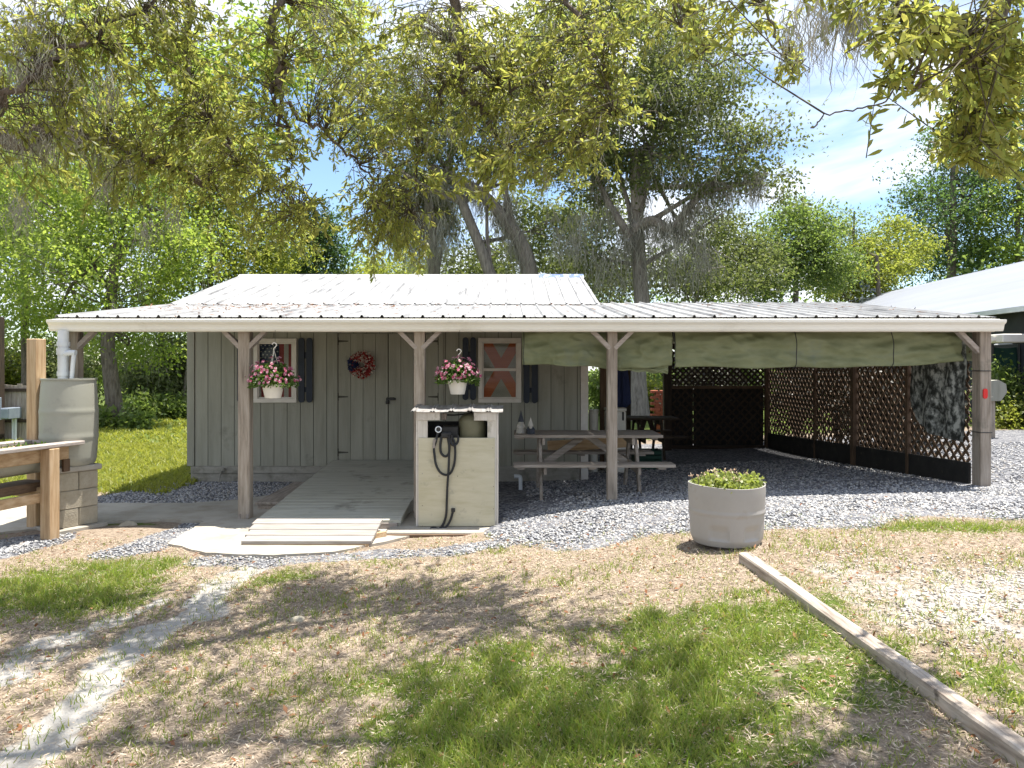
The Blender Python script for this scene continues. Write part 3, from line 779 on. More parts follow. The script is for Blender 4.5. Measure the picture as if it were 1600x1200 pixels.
# posts with knee braces
POSTS = [(-5.0, .12, .13), (-3.05, .132, .13), (-1.055, .125, .12), (1.143, .112, .12), (5.375, .125, .16)]
for (X, w_, dpt) in POSTS:
    zb = g1(X, 8.5) - .15
    m_ = 'post_wood_z'
    po = shed.part('post', MB().box(X - w_ / 2, X + w_ / 2, 8.5 - dpt / 2, 8.5 + dpt / 2, zb, 2.172, .006), m_)
    for s_ in (-1, 1):
        if X < -4.9 and s_ < 0: continue
        if X > 5 and s_ > 0: continue
        L_ = .24 if X > 5 else .19
        mb = MB(); mb.bar((X + s_ * (w_ / 2 - .03), 8.5 - .02, 2.165 - L_), (X + s_ * (w_ / 2 + L_ - .02), 8.5 - .02, 2.175), .05, .085, (0, 1, 0), .004)
        shed.part('brace', mb, 'pale_wood_x', po)
    if abs(X + 3.05) < .01:
        for s_ in (-.045, .045):
            shed.part('post_bracket', MB().box(X + s_ - .016, X + s_ + .016, 8.425, 8.435, zb + .15, zb + .23), 'rust_edge', po)
    if X > 5:
        for zz in (1.72, 1.02):
            mb = MB(); a_, b_2, c_, d_ = X - w_ / 2 - .004, X + w_ / 2 + .004, 8.5 - dpt / 2 - .004, 8.5 + dpt / 2 + .004
            mb.tube([(a_, c_, zz), (b_2, c_, zz), (b_2, d_, zz), (a_, d_, zz), (a_, c_, zz)], .005, 5)
            shed.part('wire_band', mb, 'black_metal', po)
        mb = MB(); zc = H - (618 - HOR) * 8.42 / F + .07
        mb.prism(stadium(.05, .115), (X - .012, 8.5 - dpt / 2 - .014, H - (615 - HOR) * 8.42 / F), (1, 0, 0), (0, 0, 1), (0, 1, 0), .014)
        shed.part('reflector', mb, 'reflector', po, label='red oval reflector')
# rear carport posts
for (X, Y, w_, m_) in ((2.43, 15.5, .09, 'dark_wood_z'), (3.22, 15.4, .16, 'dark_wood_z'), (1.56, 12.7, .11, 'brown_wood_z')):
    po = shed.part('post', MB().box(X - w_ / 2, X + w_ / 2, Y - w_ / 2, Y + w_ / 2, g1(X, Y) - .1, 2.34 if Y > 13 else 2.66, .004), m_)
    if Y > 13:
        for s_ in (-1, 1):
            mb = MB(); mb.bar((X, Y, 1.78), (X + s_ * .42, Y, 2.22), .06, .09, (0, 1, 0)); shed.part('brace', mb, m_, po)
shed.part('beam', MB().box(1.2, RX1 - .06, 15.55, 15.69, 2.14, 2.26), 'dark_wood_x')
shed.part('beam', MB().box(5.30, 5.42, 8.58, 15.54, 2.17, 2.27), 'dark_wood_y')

# downpipe into the rain barrel
dp = Thing('downpipe', 'white plastic downpipe with couplings running into the rain barrel', 'pipe', (-5.03, 8.3, 1.6))
cx, cyp = (99 - 800) * 8.28 / F, 8.28
ZBT = H - (591 - HOR) * 8.15 / F
dp.part('pipe', MB().tube([(cx, cyp, ZBT - .06), (cx, cyp, 2.17)], .056, 18), 'pvc', smooth=True)
for z0, z1, r in ((1.90, 1.975, .068), (1.995, 2.045, .066), (1.665, 1.715, .064)):
    dp.part('coupling', MB().tube([(cx, cyp, z0), (cx, cyp, z1)], r, 18), 'pvc', smooth=True)
dp.part('overflow_pipe', MB().tube([(cx + .11, cyp - .03, ZBT - .03), (cx + .125, cyp - .03, 1.80), (cx + .135, cyp - .03, 1.90)], .024, 10), 'pvc', smooth=True)
dp.part('elbow', MB().tube([(cx + .03, cyp - .03, 1.91), (cx + .10, cyp - .03, 1.925), (cx + .155, cyp - .03, 1.92)], .032, 10), 'pvc', smooth=True)

# ------------------------------------------------------------------ rain barrel on its block pier
BX, BY = (108 - 800) * 8.15 / F, 8.15
pier = Thing('block_pier', 'pier of tan concrete blocks with a cap slab under the rain barrel', 'block pier', (BX, BY, 0))
rot = R(-32); ca, sa_ = math.cos(rot), math.sin(rot); axr = ((ca, sa_, 0), (-sa_, ca, 0), (0, 0, 1))
def pl(a, b_, z): return (BX + ca * a - sa_ * b_, BY + sa_ * a + ca * b_, z)
zb = g1(BX, BY) + .03
pier.part('footing', MB().obox(pl(0, 0, zb - .04), axr, (.29, .27, .05), .008), 'concrete')
for c_ in range(3):
    z0 = zb + .012 + c_ * .196
    for q in (-1, 1):
        if c_ % 2 == 0:
            pier.part('block', MB().obox(pl(0, q * .104, z0 + .097), axr, (.203, .1005, .096), .006), 'block')
        else:
            pier.part('block', MB().obox(pl(q * .104, 0, z0 + .097), axr, (.1005, .203, .096), .006), 'block')
pier.part('cap_slab', MB().obox(pl(0, 0, zb + .632), axr, (.235, .235, .030), .01), 'concrete')
ZB0 = zb + .664
HB = ZBT - ZB0
barrel = Thing('rain_barrel', 'grey plastic rain barrel standing on the block pier', 'barrel', (BX, BY, ZB0))
pr = [(0, 0), (.235, 0), (.255, .02), (.262, .05)]
for t in np.linspace(.07, .93, 40):
    z = t * HB; r = .262 + .022 * math.sin(math.pi * t)
    for rz in (.33 * HB, .62 * HB):
        d_ = abs(z - rz)
        if d_ < .018: r += .005
        elif d_ < .034: r += .002
    pr.append((r, z))
pr += [(.264, .955 * HB), (.262, .975 * HB), (.272, .98 * HB), (.272, HB), (.255, HB), (.25, HB - .02), (0, HB - .02)]
barrel.part('drum', MB().lathe(pr, (BX, BY, ZB0), 48), 'barrel_plastic', smooth=True)
barrel.part('bung', MB().lathe([(0, 0), (.03, 0), (.03, .02), (0, .02)], (BX + .12, BY - .08, ZB0 + HB - .02), 14), 'barrel_plastic', smooth=True)

# ------------------------------------------------------------------ raised trough planter at the left edge
AX, AY = -4.73, 7.6
e1 = Vector((-.26, -.966, 0)).normalized(); e2 = Vector((-e1.y * -1, e1.x * -1, 0)); e2 = Vector((e1.y, -e1.x, 0))
if e2.x > 0: e2 = -e2
def tp(a, b_, z): return Vector((AX, AY, 0)) + e1 * a + e2 * b_ + Vector((0, 0, z))
trough = Thing('raised_planter', 'raised wooden planter holding a grey half barrel at the left edge', 'planter', (AX, AY, 0))
EX = (e1, e2, Vector((0, 0, 1)))
def tb(name, a, b_, z, ha, hb, hz, m_='new_wood_z', bev=.006): return trough.part(name, MB().obox(tp(a, b_, z), EX, (ha, hb, hz), bev), m_)
tb('leg', 0, .0, .43, .062, .062, .50)
tb('leg', 1.75, .0, .43, .062, .062, .50)
tb('leg', 1.75, .62, .43, .062, .062, .50)
tb('tall_post', -.365, .576, 1.02, .066, .066, 1.05)
tb('top_rail', .85, .02, .955, 1.24, .075, .02, 'pale_wood_y')
tb('top_rail', .85, .60, .955, 1.24, .075, .02, 'pale_wood_y')
tb('end_rail', -.33, .31, .955, .07, .213, .0195, 'pale_wood_x')
tb('side_board', .88, .085, .86, 1.18, .02, .072, 'new_wood_y')
tb('side_board', .84, .535, .86, 1.16, .02, .072, 'new_wood_y')
tb('end_board', -.31, .31, .86, .02, .203, .071, 'new_wood_x')
tb('end_brace', -.28, .09, .72, .04, .02, .066, 'brown_wood_z')
tb('stretcher', .80, .085, .43, .98, .02, .05, 'new_wood_y')
tb('stretcher', -.02, .34, .475, .022, .36, .05, 'new_wood_x')
tb('shelf_board', .80, .33, .53, .95, .16, .045, 'brown_wood_y')
mb = MB(); prof = [(.215 * math.cos(t), .215 * math.sin(t)) for t in np.linspace(math.pi, 2 * math.pi, 15)] + [(.19 * math.cos(t), .19 * math.sin(t)) for t in np.linspace(2 * math.pi, math.pi, 15)]
mb.prism(prof, tp(-.22, .31, .87), e2, (0, 0, 1), e1, 2.1)
trough.part('half_barrel', mb, 'barrel_plastic', smooth=True)
trough.part('soil', MB().obox(tp(.83, .31, .86), EX, (1.05, .185, .03)), 'soil')
C = np.array([tp(a, b_, .88 + h_) for a, b_, h_ in zip(rng.uniform(-.18, 1.8, 700), rng.uniform(.13, .49, 700), rng.uniform(0, .075, 700))])
V, Fc = leaf_geo(C, rand_dirs(700) + [0, 0, .6], rand_dirs(700), rng.uniform(.03, .06, 700), .022)
trough.fast('seedling_leaves', V, Fc, 'flower_leaf', kind='stuff')

# ------------------------------------------------------------------ ramp, step, cabinet pad
ramp_t = Thing('entry_ramp', 'grey painted timber ramp rising to the shed double door', 'ramp', (-2.0, 9.7, 0))
ra, rb = Vector((0, 8.0, .115)), Vector((0, YW - .03, .335))
rd = rb - ra; rl = rd.length; rdn = rd.normalized(); rn = Vector((0, -rdn.z, rdn.y))
rx0, rx1 = -2.76, -1.20
nb = 24; bw = rl / nb
for k in range(nb):
    c = ra + rdn * (bw * (k + .5)); low = k < 8
    gap = .004 if low else .0012
    xo = random.uniform(-.004, .004)
    mb = MB(); mb.obox((((rx0 + rx1) / 2 + xo), c.y, c.z - .018), ((1, 0, 0), rdn, rn), ((rx1 - rx0) / 2, bw / 2 - gap, .018), .004)
    ramp_t.part('deck_board', mb, 'ramp_board')
for X in (rx0 + .03, rx1 - .03):
    mb = MB(); mb.prism([(8.05, -.06), (11.4, -.06), (11.4, .287), (8.05, .07)], (X - .019, 0, 0), (0, 1, 0), (0, 0, 1), (1, 0, 0), .038)
    ramp_t.part('side_stringer', mb, 'ramp_board')
ramp_t.part('front_block', MB().box(-1.42, -1.24, 7.99, 8.06, .0, .085, .004), 'pale_wood_x')
step = Thing('ramp_step', 'low slatted step of weathered boards at the foot of the ramp', 'step', (-2.1, 7.6, 0))
for k in range(4):
    y = 7.92 - k * .176; z = .122 - k * .020
    step.part('slat', MB().obox((-2.05 + k * .015, y - .08, z), ((1, 0, 0), (0, .995, .1), (0, -.1, .995)), (.67 - .012 * k, .082, .017), .004), 'step_wood_x')
step.part('front_board', MB().box(-2.63, -1.40, 7.235, 7.272, .0, .060, .004), 'new_wood_x')
for X in (-2.66, -2.08, -1.5):
    step.part('bearer', MB().box(X - .02, X + .02, 7.28, 7.97, -.02, .03), 'grey_wood_y')
side_step = Thing('side_step', 'low weathered timber box step against the side of the ramp', 'step', (-3.05, 9.9, 0))
side_step.part('tread', MB().box(-3.12, -2.80, 9.0, 10.6, .09, .125, .006), 'grey_wood_y')
side_step.part('riser', MB().box(-3.09, -2.83, 9.02, 10.58, -.05, .088), 'grey_wood_y')

padX0, padX1 = -1.32, -.12
pad = Thing('cabinet_pad', 'thin concrete pad under the plywood pump cabinet', 'concrete pad', (-.7, 8.1, 0))
pad.part('slab', MB().box(padX0, padX1, 7.72, 8.75, -.08, .045, .01), 'concrete')
edge = Thing('pad_edging', 'dark timber strip along the front of the cabinet pad', 'edging', (-.7, 7.69, 0))
edge.part('board', MB().box(-1.30, -.22, 7.675, 7.713, -.05, .03, .004), 'brown_wood_x')
for k, (a, b_, lab) in enumerate((((-1.74, 7.30), (-1.42, 7.44), 'reddish edging board nearest the foot of the step'), ((-1.46, 7.48), (-1.30, 7.64), 'short reddish edging board next to the cabinet pad'))):
    ed = Thing('edging_board', lab, 'edging', (a[0], a[1], 0), 'loose edging boards by the step')
    ed.part('board', MB().bar((*a, .045), (*b_, .05), .04, .06, (0, 0, 1), .005), 'new_wood_x')

# ------------------------------------------------------------------ plywood pump cabinet
CX0, CX1, CY0, CY1 = -1.035, -.15, 8.0, 8.36
cab = Thing('pump_cabinet', 'pale plywood pump cabinet with a tin roof in front of the porch', 'cabinet', (-.6, 8.2, .045))
def cz(py): return H - (py - HOR) * CY0 / F
zt = cz(641)
cab.part('front_panel', MB().box(CX0 + .03, CX1 - .035, CY0 - .013, CY0 - .001, .05, cz(684), .002), 'cabinet_ply')
cab.part('side_panel', MB().box(CX0, CX0 + .016, CY0, CY1, .048, zt - .015), 'cabinet_trim')
cab.part('side_panel', MB().box(CX1 - .016, CX1, CY0, CY1, .048, zt - .015), 'cabinet_trim')
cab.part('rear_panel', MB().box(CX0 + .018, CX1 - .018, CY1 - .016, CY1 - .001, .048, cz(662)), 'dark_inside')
cab.part('stile', MB().box(CX0 + .017, CX0 + .125, CY0 + .001, CY0 + .02, .05, zt - .02, .002), 'cabinet_trim')
cab.part('stile', MB().box(CX1 - .115, CX1 - .017, CY0 + .001, CY0 + .02, .05, zt - .02, .002), 'cabinet_trim')
cab.part('head_board', MB().box(CX0 + .017, CX0 + .26, CY0 - .016, CY0 - .001, cz(656.5), zt - .02, .002), 'cabinet_trim')
cab.part('head_board', MB().box(CX1 - .26, CX1 - .017, CY0 - .016, CY0 - .001, cz(657), zt - .02, .002), 'cabinet_trim')
# tin roof sheet: shallow corrugations
def tin(x0, x1, y0, z0, y1, z1):
    mb = MB(); xs = np.arange(x0, x1 + .001, .0125); top = []
    for t in (0, 1):
        for x in xs:
            r_ = (x - x0) % .2
            hgt = .018 * math.exp(-((r_ - .02) / .010) ** 2) + .018 * math.exp(-((r_ - .05) / .010) ** 2) + .004 * math.sin(x * 9)
            top.append((x, y0 + (y1 - y0) * t, z0 + (z1 - z0) * t + hgt))
    n = len(xs); bot = [(a, b_, c - .004) for a, b_, c in top]
    mb.add(top + bot, [(j, j + 1, n + j + 1, n + j) for j in range(n - 1)] + [(2 * n + j + 1, 2 * n + j, 3 * n + j, 3 * n + j + 1) for j in range(n - 1)] + [(j + 1, j, 2 * n + j, 2 * n + j + 1) for j in range(n - 1)])
    return mb
cab.part('tin_roof', tin(CX0 - .05, CX1 + .055, CY0 - .07, zt - .012, CY1 + .05, zt + .035), 'corrugated', smooth=True)
cab.part('roof_batten', MB().box(CX0 - .02, CX1 + .02, CY1 + .0, CY1 + .04, zt - .045, zt + .012), 'brown_wood_x')
# tank, pump
tx = (738 - 800) * 8.18 / F
prt = [(0, .0), (.135, .0), (.15, .03), (.15, .28), (.145, .30), (.12, .335), (.07, .36), (0, .365)]
cab.part('pressure_tank', MB().lathe(prt, (tx, 8.185, cz(700)), 28), 'tank', smooth=True)
cab.part('pipe', MB().tube([(CX0 + .26, 8.2, cz(650)), (CX0 + .40, 8.2, cz(650.5)), (tx, 8.185, cz(647))], .010, 6), 'black_metal')
pump = cab.part('pump', MB().box(CX0 + .27, CX0 + .45, 8.06, 8.30, cz(700), cz(667), .01), 'black_metal')
cab.part('pressure_switch', MB().box(CX0 + .26, CX0 + .32, 8.10, 8.18, cz(657), cz(646), .006), 'rust_edge', pump)
gc = P(685, 671, CY0 - .05)
mb = MB(); ring = [(gc.x + .030 * math.cos(t), gc.y, gc.z + .030 * math.sin(t)) for t in np.linspace(0, 2 * math.pi, 21)]
mb.tube(ring, .0065, 6, False); cab.part('gauge_ring', mb, 'pvc', smooth=True)
mb = MB(); mb.prism([(.027 * math.cos(t), .027 * math.sin(t)) for t in np.linspace(0, 2 * math.pi, 17)[:-1]], (gc.x, gc.y - .002, gc.z), (1, 0, 0), (0, 0, 1), (0, 1, 0), .012)
cab.part('gauge_face', mb, 'black_metal')
for (px, py) in ((660, 740), (660, 790), (770, 700), (771, 760), (771, 795), (700, 822), (715, 744), (660, 822), (769, 822), (686, 744)):
    q = P(px, py, CY0 - .0145)
    mb = MB(); mb.tube([(q.x, q.y - .002, q.z), (q.x, q.y + .004, q.z)], .006, 6); cab.part('screw', mb, 'rust_edge')
# garden hose: hung in loops down the front
hose = Thing('garden_hose', 'black garden hose looped over the front of the pump cabinet', 'hose', (-.75, 7.97, .05))
def smooth_path(pts, k=5):
    out = []; n = len(pts)
    for i in range(n - 1):
        p0, p1, p2, p3 = pts[max(i - 1, 0)], pts[i], pts[i + 1], pts[min(i + 2, n - 1)]
        for j in range(k):
            t = j / k
            out.append(.5 * ((2 * p1) + (p2 - p0) * t + (2 * p0 - 5 * p1 + 4 * p2 - p3) * t * t + (3 * p1 - p0 - 3 * p2 + p3) * t ** 3))
    return out + [pts[-1]]
def hp(lst, D=CY0 - .035): return smooth_path([P(a, b_, D + (c[0] if c else 0)) for a, b_, *c in lst])
coil = MB()
coil.tube(hp([(684, 676), (681, 690), (678, 700), (679, 712), (681, 725), (687, 737), (696, 742), (704, 739), (709, 728), (711, 714), (711, 700), (709, 688), (703, 681)]), .0125, 8)
coil.tube(hp([(690, 682), (688, 695), (689, 707), (695, 713), (701, 709), (702, 698), (700, 685), (702, 680, -.02)]), .0135, 8)
coil.tube(hp([(706, 680, -.02), (705, 690, -.015), (708, 696, -.015), (714, 693), (716, 686), (715, 680)]), .0125, 8)
coil.tube(hp([(702, 679, -.01), (702, 700, -.012), (701, 730, -.014), (699, 760), (698, 785), (697, 805), (692, 820), (685, 827, -.05), (678, 830, -.08), (673, 827, -.06), (677, 824, -.04), (688, 827, -.05), (697, 823, -.02), (704, 812), (708, 798)]), .0125, 8)
hose.part('hose', coil, 'black_rubber', smooth=True)
hose.part('nozzle', MB().tube(hp([(680, 686), (678.5, 693), (678, 700)]), [.016, .019, .016] + [.016] * 8, 8), 'rust_edge', smooth=True)
q = P(708, 797, CY0 - .035)
hose.part('coupling', MB().lathe([(0, -.02), (.02, -.02), (.022, 0), (.02, .02), (0, .02)], q, 12), 'black_metal', smooth=True)
mb = MB(); q = P(697, 680, CY0 - .03); mb.obox(q, ((1, 0, 0), (0, 1, 0), (0, 0, 1)), (.055, .022, .03), .012)
hose.part('hanger', mb, 'black_metal')

# elbow of drain pipe by the wall
el = Thing('drain_pipe', 'short white drain pipe elbow standing in the gravel bed', 'pipe', (.12, 10.6, 0))
qx, qy = .12, 10.4; qz = g1(qx, qy)
el.part('pipe', MB().tube(smooth_path([Vector((qx, qy, qz - .05)), Vector((qx, qy, qz + .14)), Vector((qx - .02, qy, qz + .185)), Vector((qx - .09, qy, qz + .19))]), .028, 12), 'pvc', smooth=True)

# ------------------------------------------------------------------ things on the wall
flag = Thing('window_flag', 'stars and stripes flag hung behind the left window', 'flag', ((WIN[0][0] + WIN[0][1]) / 2, YW + .05, WIN[0][2]))
a, b_, c, d = WIN[0]; a += .07; b_ -= .07; c += .07; d -= .07; w_ = b_ - a
ys = YW + .035
stp = w_ / 7.4
for k in range(8):
    x0 = b_ - (k + 1) * stp; x0c = max(x0, a)
    top = d if x0 > a + w_ * .52 else d - .46
    flag.part('stripe', MB().box(x0c, b_ - k * stp - .0005, ys, ys + .004, c, top), 'flag_red' if k % 2 == 0 else 'flag_white')
cx1 = b_ - math.ceil((b_ - (a + w_ * .52)) / stp - .0) * stp
cx1 = max(b_ - 3 * stp - .0005, a + .1)
can = flag.part('canton', MB().box(a, cx1, ys - .003, ys - .0005, d - .46, d), 'flag_blue')
mb = MB()
for r_ in range(9):
    for k in range(5 if r_ % 2 == 0 else 4):
        sx = a + .028 + (k + (.5 if r_ % 2 else 0)) * (cx1 - a - .056) / 4; sz = d - .035 - r_ * .048
        pts = [((.016 if j % 2 == 0 else .0065) * math.sin(math.pi * j / 5), (.016 if j % 2 == 0 else .0065) * math.cos(math.pi * j / 5)) for j in range(10)]
        mb.prism(pts, (sx, ys - .0055, sz), (1, 0, 0), (0, 0, 1), (0, 1, 0), .002)
so_ = flag.part('stars', mb, 'flag_white', can); so_['kind'] = 'stuff'

cloth = Thing('window_cloth', 'beige cloth with an orange diagonal cross behind the right window', 'cloth', ((WIN[1][0] + WIN[1][1]) / 2, YW + .05, WIN[1][2]))
a, b_, c, d = WIN[1]; a += .07; b_ -= .07; c += .07; d -= .07
cloth.part('field', MB().box(a, b_, YW + .04, YW + .044, c, d), 'beige_cloth')
xm, zm_ = (a + b_) / 2 + .02, (c + d) / 2 + .03
def clip_band(p0, p1, w_):
    # band polygon clipped to the pane rectangle
    p0, p1 = Vector(p0), Vector(p1); dd = (p1 - p0).normalized(); nn = Vector((-dd.y, dd.x)) * w_ / 2
    poly = [p0 + nn, p0 - nn, p1 - nn, p1 + nn]
    for ax_, lim, sg in ((0, a + .002, 1), (0, b_ - .002, -1), (1, c + .002, 1), (1, d - .002, -1)):
        out = []
        for i in range(len(poly)):
            A, B = poly[i], poly[(i + 1) % len(poly)]; da, db = sg * (A[ax_] - lim), sg * (B[ax_] - lim)
            if da >= 0: out.append(A)
            if da * db < 0: out.append(A + (B - A) * (da / (da - db)))
        poly = out
    return [(p.x, p.y) for p in poly]
for k, (p0, p1) in enumerate((((xm - .5, zm_ + .86), (xm + .5, zm_ - .86)), ((xm + .5, zm_ + .86), (xm - .5, zm_ - .86)))):
    pg = clip_band(p0, p1, .16)
    mb = MB(); mb.prism(pg, (0, YW + .036 - k * .003, 0), (1, 0, 0), (0, 0, 1), (0, 1, 0), .002)
    cloth.part('band', mb, 'orange_cloth')

# wreath
wc = P(566, 570, YW - .04)
wr = Thing('door_wreath', 'round red, white and blue rag wreath hung on the shed door', 'wreath', (wc.x, wc.y, wc.z))
mb = MB(); mb.tube([(wc.x + .135 * math.cos(t), wc.y, wc.z + .135 * math.sin(t)) for t in np.linspace(0, 2 * math.pi, 33)], .035, 8, False)
wr.part('ring', mb, 'wreath_red', smooth=True)
def ruffle(n, t0, t1, seedmat, name):
    th = rng.uniform(t0, t1, n); ph = rng.uniform(0, 2 * math.pi, n); rr = .132 + .055 * np.cos(ph)
    C = np.stack([wc.x + rr * np.cos(th), wc.y - .025 - .035 * np.abs(np.sin(ph)) - rng.random(n) * .02, wc.z + rr * np.sin(th)], 1)
    Nn = rand_dirs(n); A = rand_dirs(n) + np.stack([np.cos(th) * np.cos(ph), -np.ones(n) * .5, np.sin(th) * np.cos(ph)], 1)
    V, Fc = leaf_geo(C, A, Nn, rng.uniform(.03, .055, n), rng.uniform(.025, .045, n)); o = wr.fast(name, V, Fc, seedmat, kind='stuff')
ruffle(260, -2.55, 2.62, 'wreath_red', 'red_ruffles'); ruffle(190, -2.5, 2.6, 'wreath_white', 'white_ruffles'); ruffle(170, 2.65, 3.75, 'wreath_blue', 'blue_ruffles')

# hanging baskets
def basket(pxc, ptop, pbot, rpx, hook_py, label, D, seed):
    c = P(pxc, pbot, D); k = D / F; r1 = rpx * k; hgt = (pbot - ptop) * k
    t = Thing('hanging_basket', label, 'flower basket', (c.x, c.y, c.z), 'hanging flower baskets under the porch gutter')
    prf = [(0, .0), (r1 * .66, .0), (r1 * .70, .006), (r1 * .93, hgt * .84), (r1, hgt * .85), (r1, hgt), (r1 * .95, hgt), (r1 * .92, hgt * .86), (0, hgt * .86)]
    t.part('pot', MB().lathe(prf, c, 28), 'white_plastic', smooth=True)
    hz = H - (hook_py - HOR) * k
    top = Vector((c.x + .01, c.y, hz - .13 * .8))
    hk = [top + Vector(q_) * .72 for q_ in ((0, 0, 0), (0, 0, .03), (.028, 0, .06), (.04, 0, .09), (.02, 0, .115), (-.012, 0, .115), (-.028, 0, .09))]
    t.part('hook', MB().tube(smooth_path(hk), .006, 8), 'white_plastic', smooth=True)
    mb = MB()
    for q in range(3):
        an = 2.1 * q + .5; mb.tube([(c.x + r1 * .97 * math.cos(an), c.y + r1 * .97 * math.sin(an), c.z + hgt * .95), top], .003, 5)
    t.part('hanger', mb, 'white_plastic')
    mb = MB(); hk_top = hk[4]; mb.tube([hk_top + Vector((0, 0, -.006)), (hk_top.x, 8.28, 2.175)], .002, 4); t.part('wire', mb, 'black_metal')
    # foliage
    n = 2000
    d_ = rand_dirs(n); d_[:, 2] = np.abs(d_[:, 2]); rr = rng.random(n) ** .4
    C = np.array(c) + [0, 0, hgt * .95] + d_ * rr[:, None] * [r1 * 2.05, r1 * 1.5, r1 * 1.9]
    dr = np.hypot(C[:, 0] - c.x, C[:, 1] - c.y); C[:, 2] -= np.maximum(0, dr - r1) * .3
    V, Fc = leaf_geo(C, d_ + rand_dirs(n) * .9, rand_dirs(n) + [0, -.4, .8], rng.uniform(.03, .055, n), rng.uniform(.016, .026, n), True)
    t.fast('foliage', V, Fc, 'flower_leaf', kind='stuff')
    n = 110
    d_ = rand_dirs(n); d_[:, 2] = np.abs(d_[:, 2]) * 1.0 + .10; d_[:, 1] -= .25; d_ = unit(d_)
    C = np.array(c) + [0, 0, hgt * .95] + d_ * rng.uniform(.92, 1.18, n)[:, None] * [r1 * 2.15, r1 * 1.6, r1 * 2.15]
    parts = []
    for p, dd in zip(C, d_):
        nn = unit((dd + rand_dirs(1)[0] * .4 + [0, -.5, .2])[None])[0]; u = unit(np.cross(nn, [0.3, .2, 1])[None])[0]; v = np.cross(nn, u)
        an = np.arange(5) * 2 * math.pi / 5 + rng.random() * 6
        A = np.cos(an)[:, None] * u + np.sin(an)[:, None] * v
        parts.append(leaf_geo(np.repeat(p[None], 5, 0), A + nn * .25, np.repeat(nn[None], 5, 0), rng.uniform(.016, .024), .018, True))
    V, Fc = cat(parts); t.fast('flowers', V, Fc, 'petal', kind='stuff')
basket(426.5, 600, 622, 17.5, 533, 'white hanging basket of pink flowers in front of the flag window', 8.28, 1)
basket(715, 594, 616, 16.0, 543, 'white hanging basket of pink flowers above the pump cabinet', 8.28, 2)

# ------------------------------------------------------------------ tarps
def cloth_grid(name, x0, x1, ztop, zbots, y, label, seed, drape=.10, t=None):
    nu, nv = 130, 26
    u = np.linspace(0, 1, nu); v = np.linspace(0, 1, nv); U, Vv = np.meshgrid(u, v)
    X = x0 + (x1 - x0) * U
    zb_ = np.interp(U, *zbots)
    Z = ztop + (zb_ - ztop) * Vv
    # folds gathered at fixing points, sagging between them
    ph = seed * 1.7
    f = np.sin((Vv * 4.5 - (U - .30) ** 2 * 7 + ph) * 2.4) * .018 * np.sin(np.pi * np.clip(U * 1.0, .03, .97)) ** .4
    f += .016 * np.abs(np.sin(Vv * 9 + 5 * vnoise(X, Vv * 0, 1.6, seed + 9) + X * .8)) ** 3
    f += (vnoise(U * (x1 - x0) * 1.0 - Vv * .7, Vv * .5 + U * .6, 5.0, seed) - .5) * .015 + (vnoise(X * 1.5, Z * 2.5 + X * .6, 7.0, seed + 4) - .5) * .025
    Y = y + f * (.25 + .75 * np.sin(np.pi * np.clip(Vv, .02, .98)) ** .5) - drape * .3 * np.sin(np.pi * Vv) * .6
    for q_, (kx, kz) in enumerate(((1.0, 2.2), (.6, 3.4), (1.8, 1.2))):
        nn_ = vnoise(X * kx + Z * .9, Z * kz - X * .35, 2.6, seed * 7 + q_)
        Y = Y - .015 * (1 - np.abs(2 * nn_ - 1)) ** 12
    Z = Z - .008 * np.sin(U * 23 + seed) * Vv
    I = np.arange(nu * nv).reshape(nv, nu)
    Fc = np.stack([I[:-1, :-1], I[1:, :-1], I[1:, 1:], I[:-1, 1:]], -1).reshape(-1, 4)
    Vt = np.stack([X, Y, Z], -1).reshape(-1, 3); Vb = Vt + [0, .006, 0]; n = len(Vt)
    bord = np.concatenate([I[0], I[1:, -1], I[-1, -2::-1], I[-2:0:-1, 0]]); nx_ = np.roll(bord, -1)
    Fb = Fc[:, ::-1] + n; Fe = np.stack([bord, nx_, nx_ + n, bord + n], 1)
    th = t or Thing('tarp', label, 'tarp', ((x0 + x1) / 2, y, ztop), 'green tarps tied up under the carport gutter')
    th.fast(name, np.concatenate([Vt, Vb]), np.concatenate([Fc, Fb, Fe]), 'tarp_green', smooth=True)
    return th
YT = 8.66
def tz(py): return H - (py - HOR) * YT / F
def txx(px): return (px - 800) * YT / F
cloth_grid('sheet', txx(816), txx(1050), 2.2, ([0, .25, .5, .62, 1], [tz(569), tz(571), tz(574), tz(577), tz(572)]), YT, 'green tarp tied up between the window and the carport post', 1)
tt = cloth_grid('sheet', txx(1054), txx(1526), 2.2, ([0, .3, .7, 1], [tz(573), tz(575), tz(573), tz(564)]), YT, 'long green tarp tied up along the open carport bay', 2)
cloth_grid('hanging_fold', txx(952), txx(1045), tz(560), ([0, .5, 1], [tz(577), tz(581), tz(584)]), YT + .05, '', 3, t=Thing('tarp_flap', 'loose green tarp fold hanging below the tied tarp beside the post', 'tarp', (txx(1000), YT + .05, 1.75)))

for X_, lab_ in ((txx(818), 'cord tying the green tarp beside the right window'), (txx(1052), 'dark cord in the gap between the two green tarps'), (txx(1240), 'cord round the middle of the long green tarp'), (txx(1390), 'cord round the long green tarp above the lattice bays')):
    co = Thing('tie_cord', lab_, 'cord', (X_, YT - .09, 1.9), 'cords tying up the green tarps')
    co.part('cord', MB().tube(smooth_path([Vector((X_, YT - .02, 2.2)), Vector((X_ + .004, YT - .085, 2.05)), Vector((X_ - .004, YT - .095, 1.9)), Vector((X_ + .003, YT - .075, 1.80)), Vector((X_, YT + .02, 1.75)), Vector((X_, YT + .09, 1.9)), Vector((X_, YT + .03, 2.19))]), .005, 6), 'black_rubber', smooth=True)
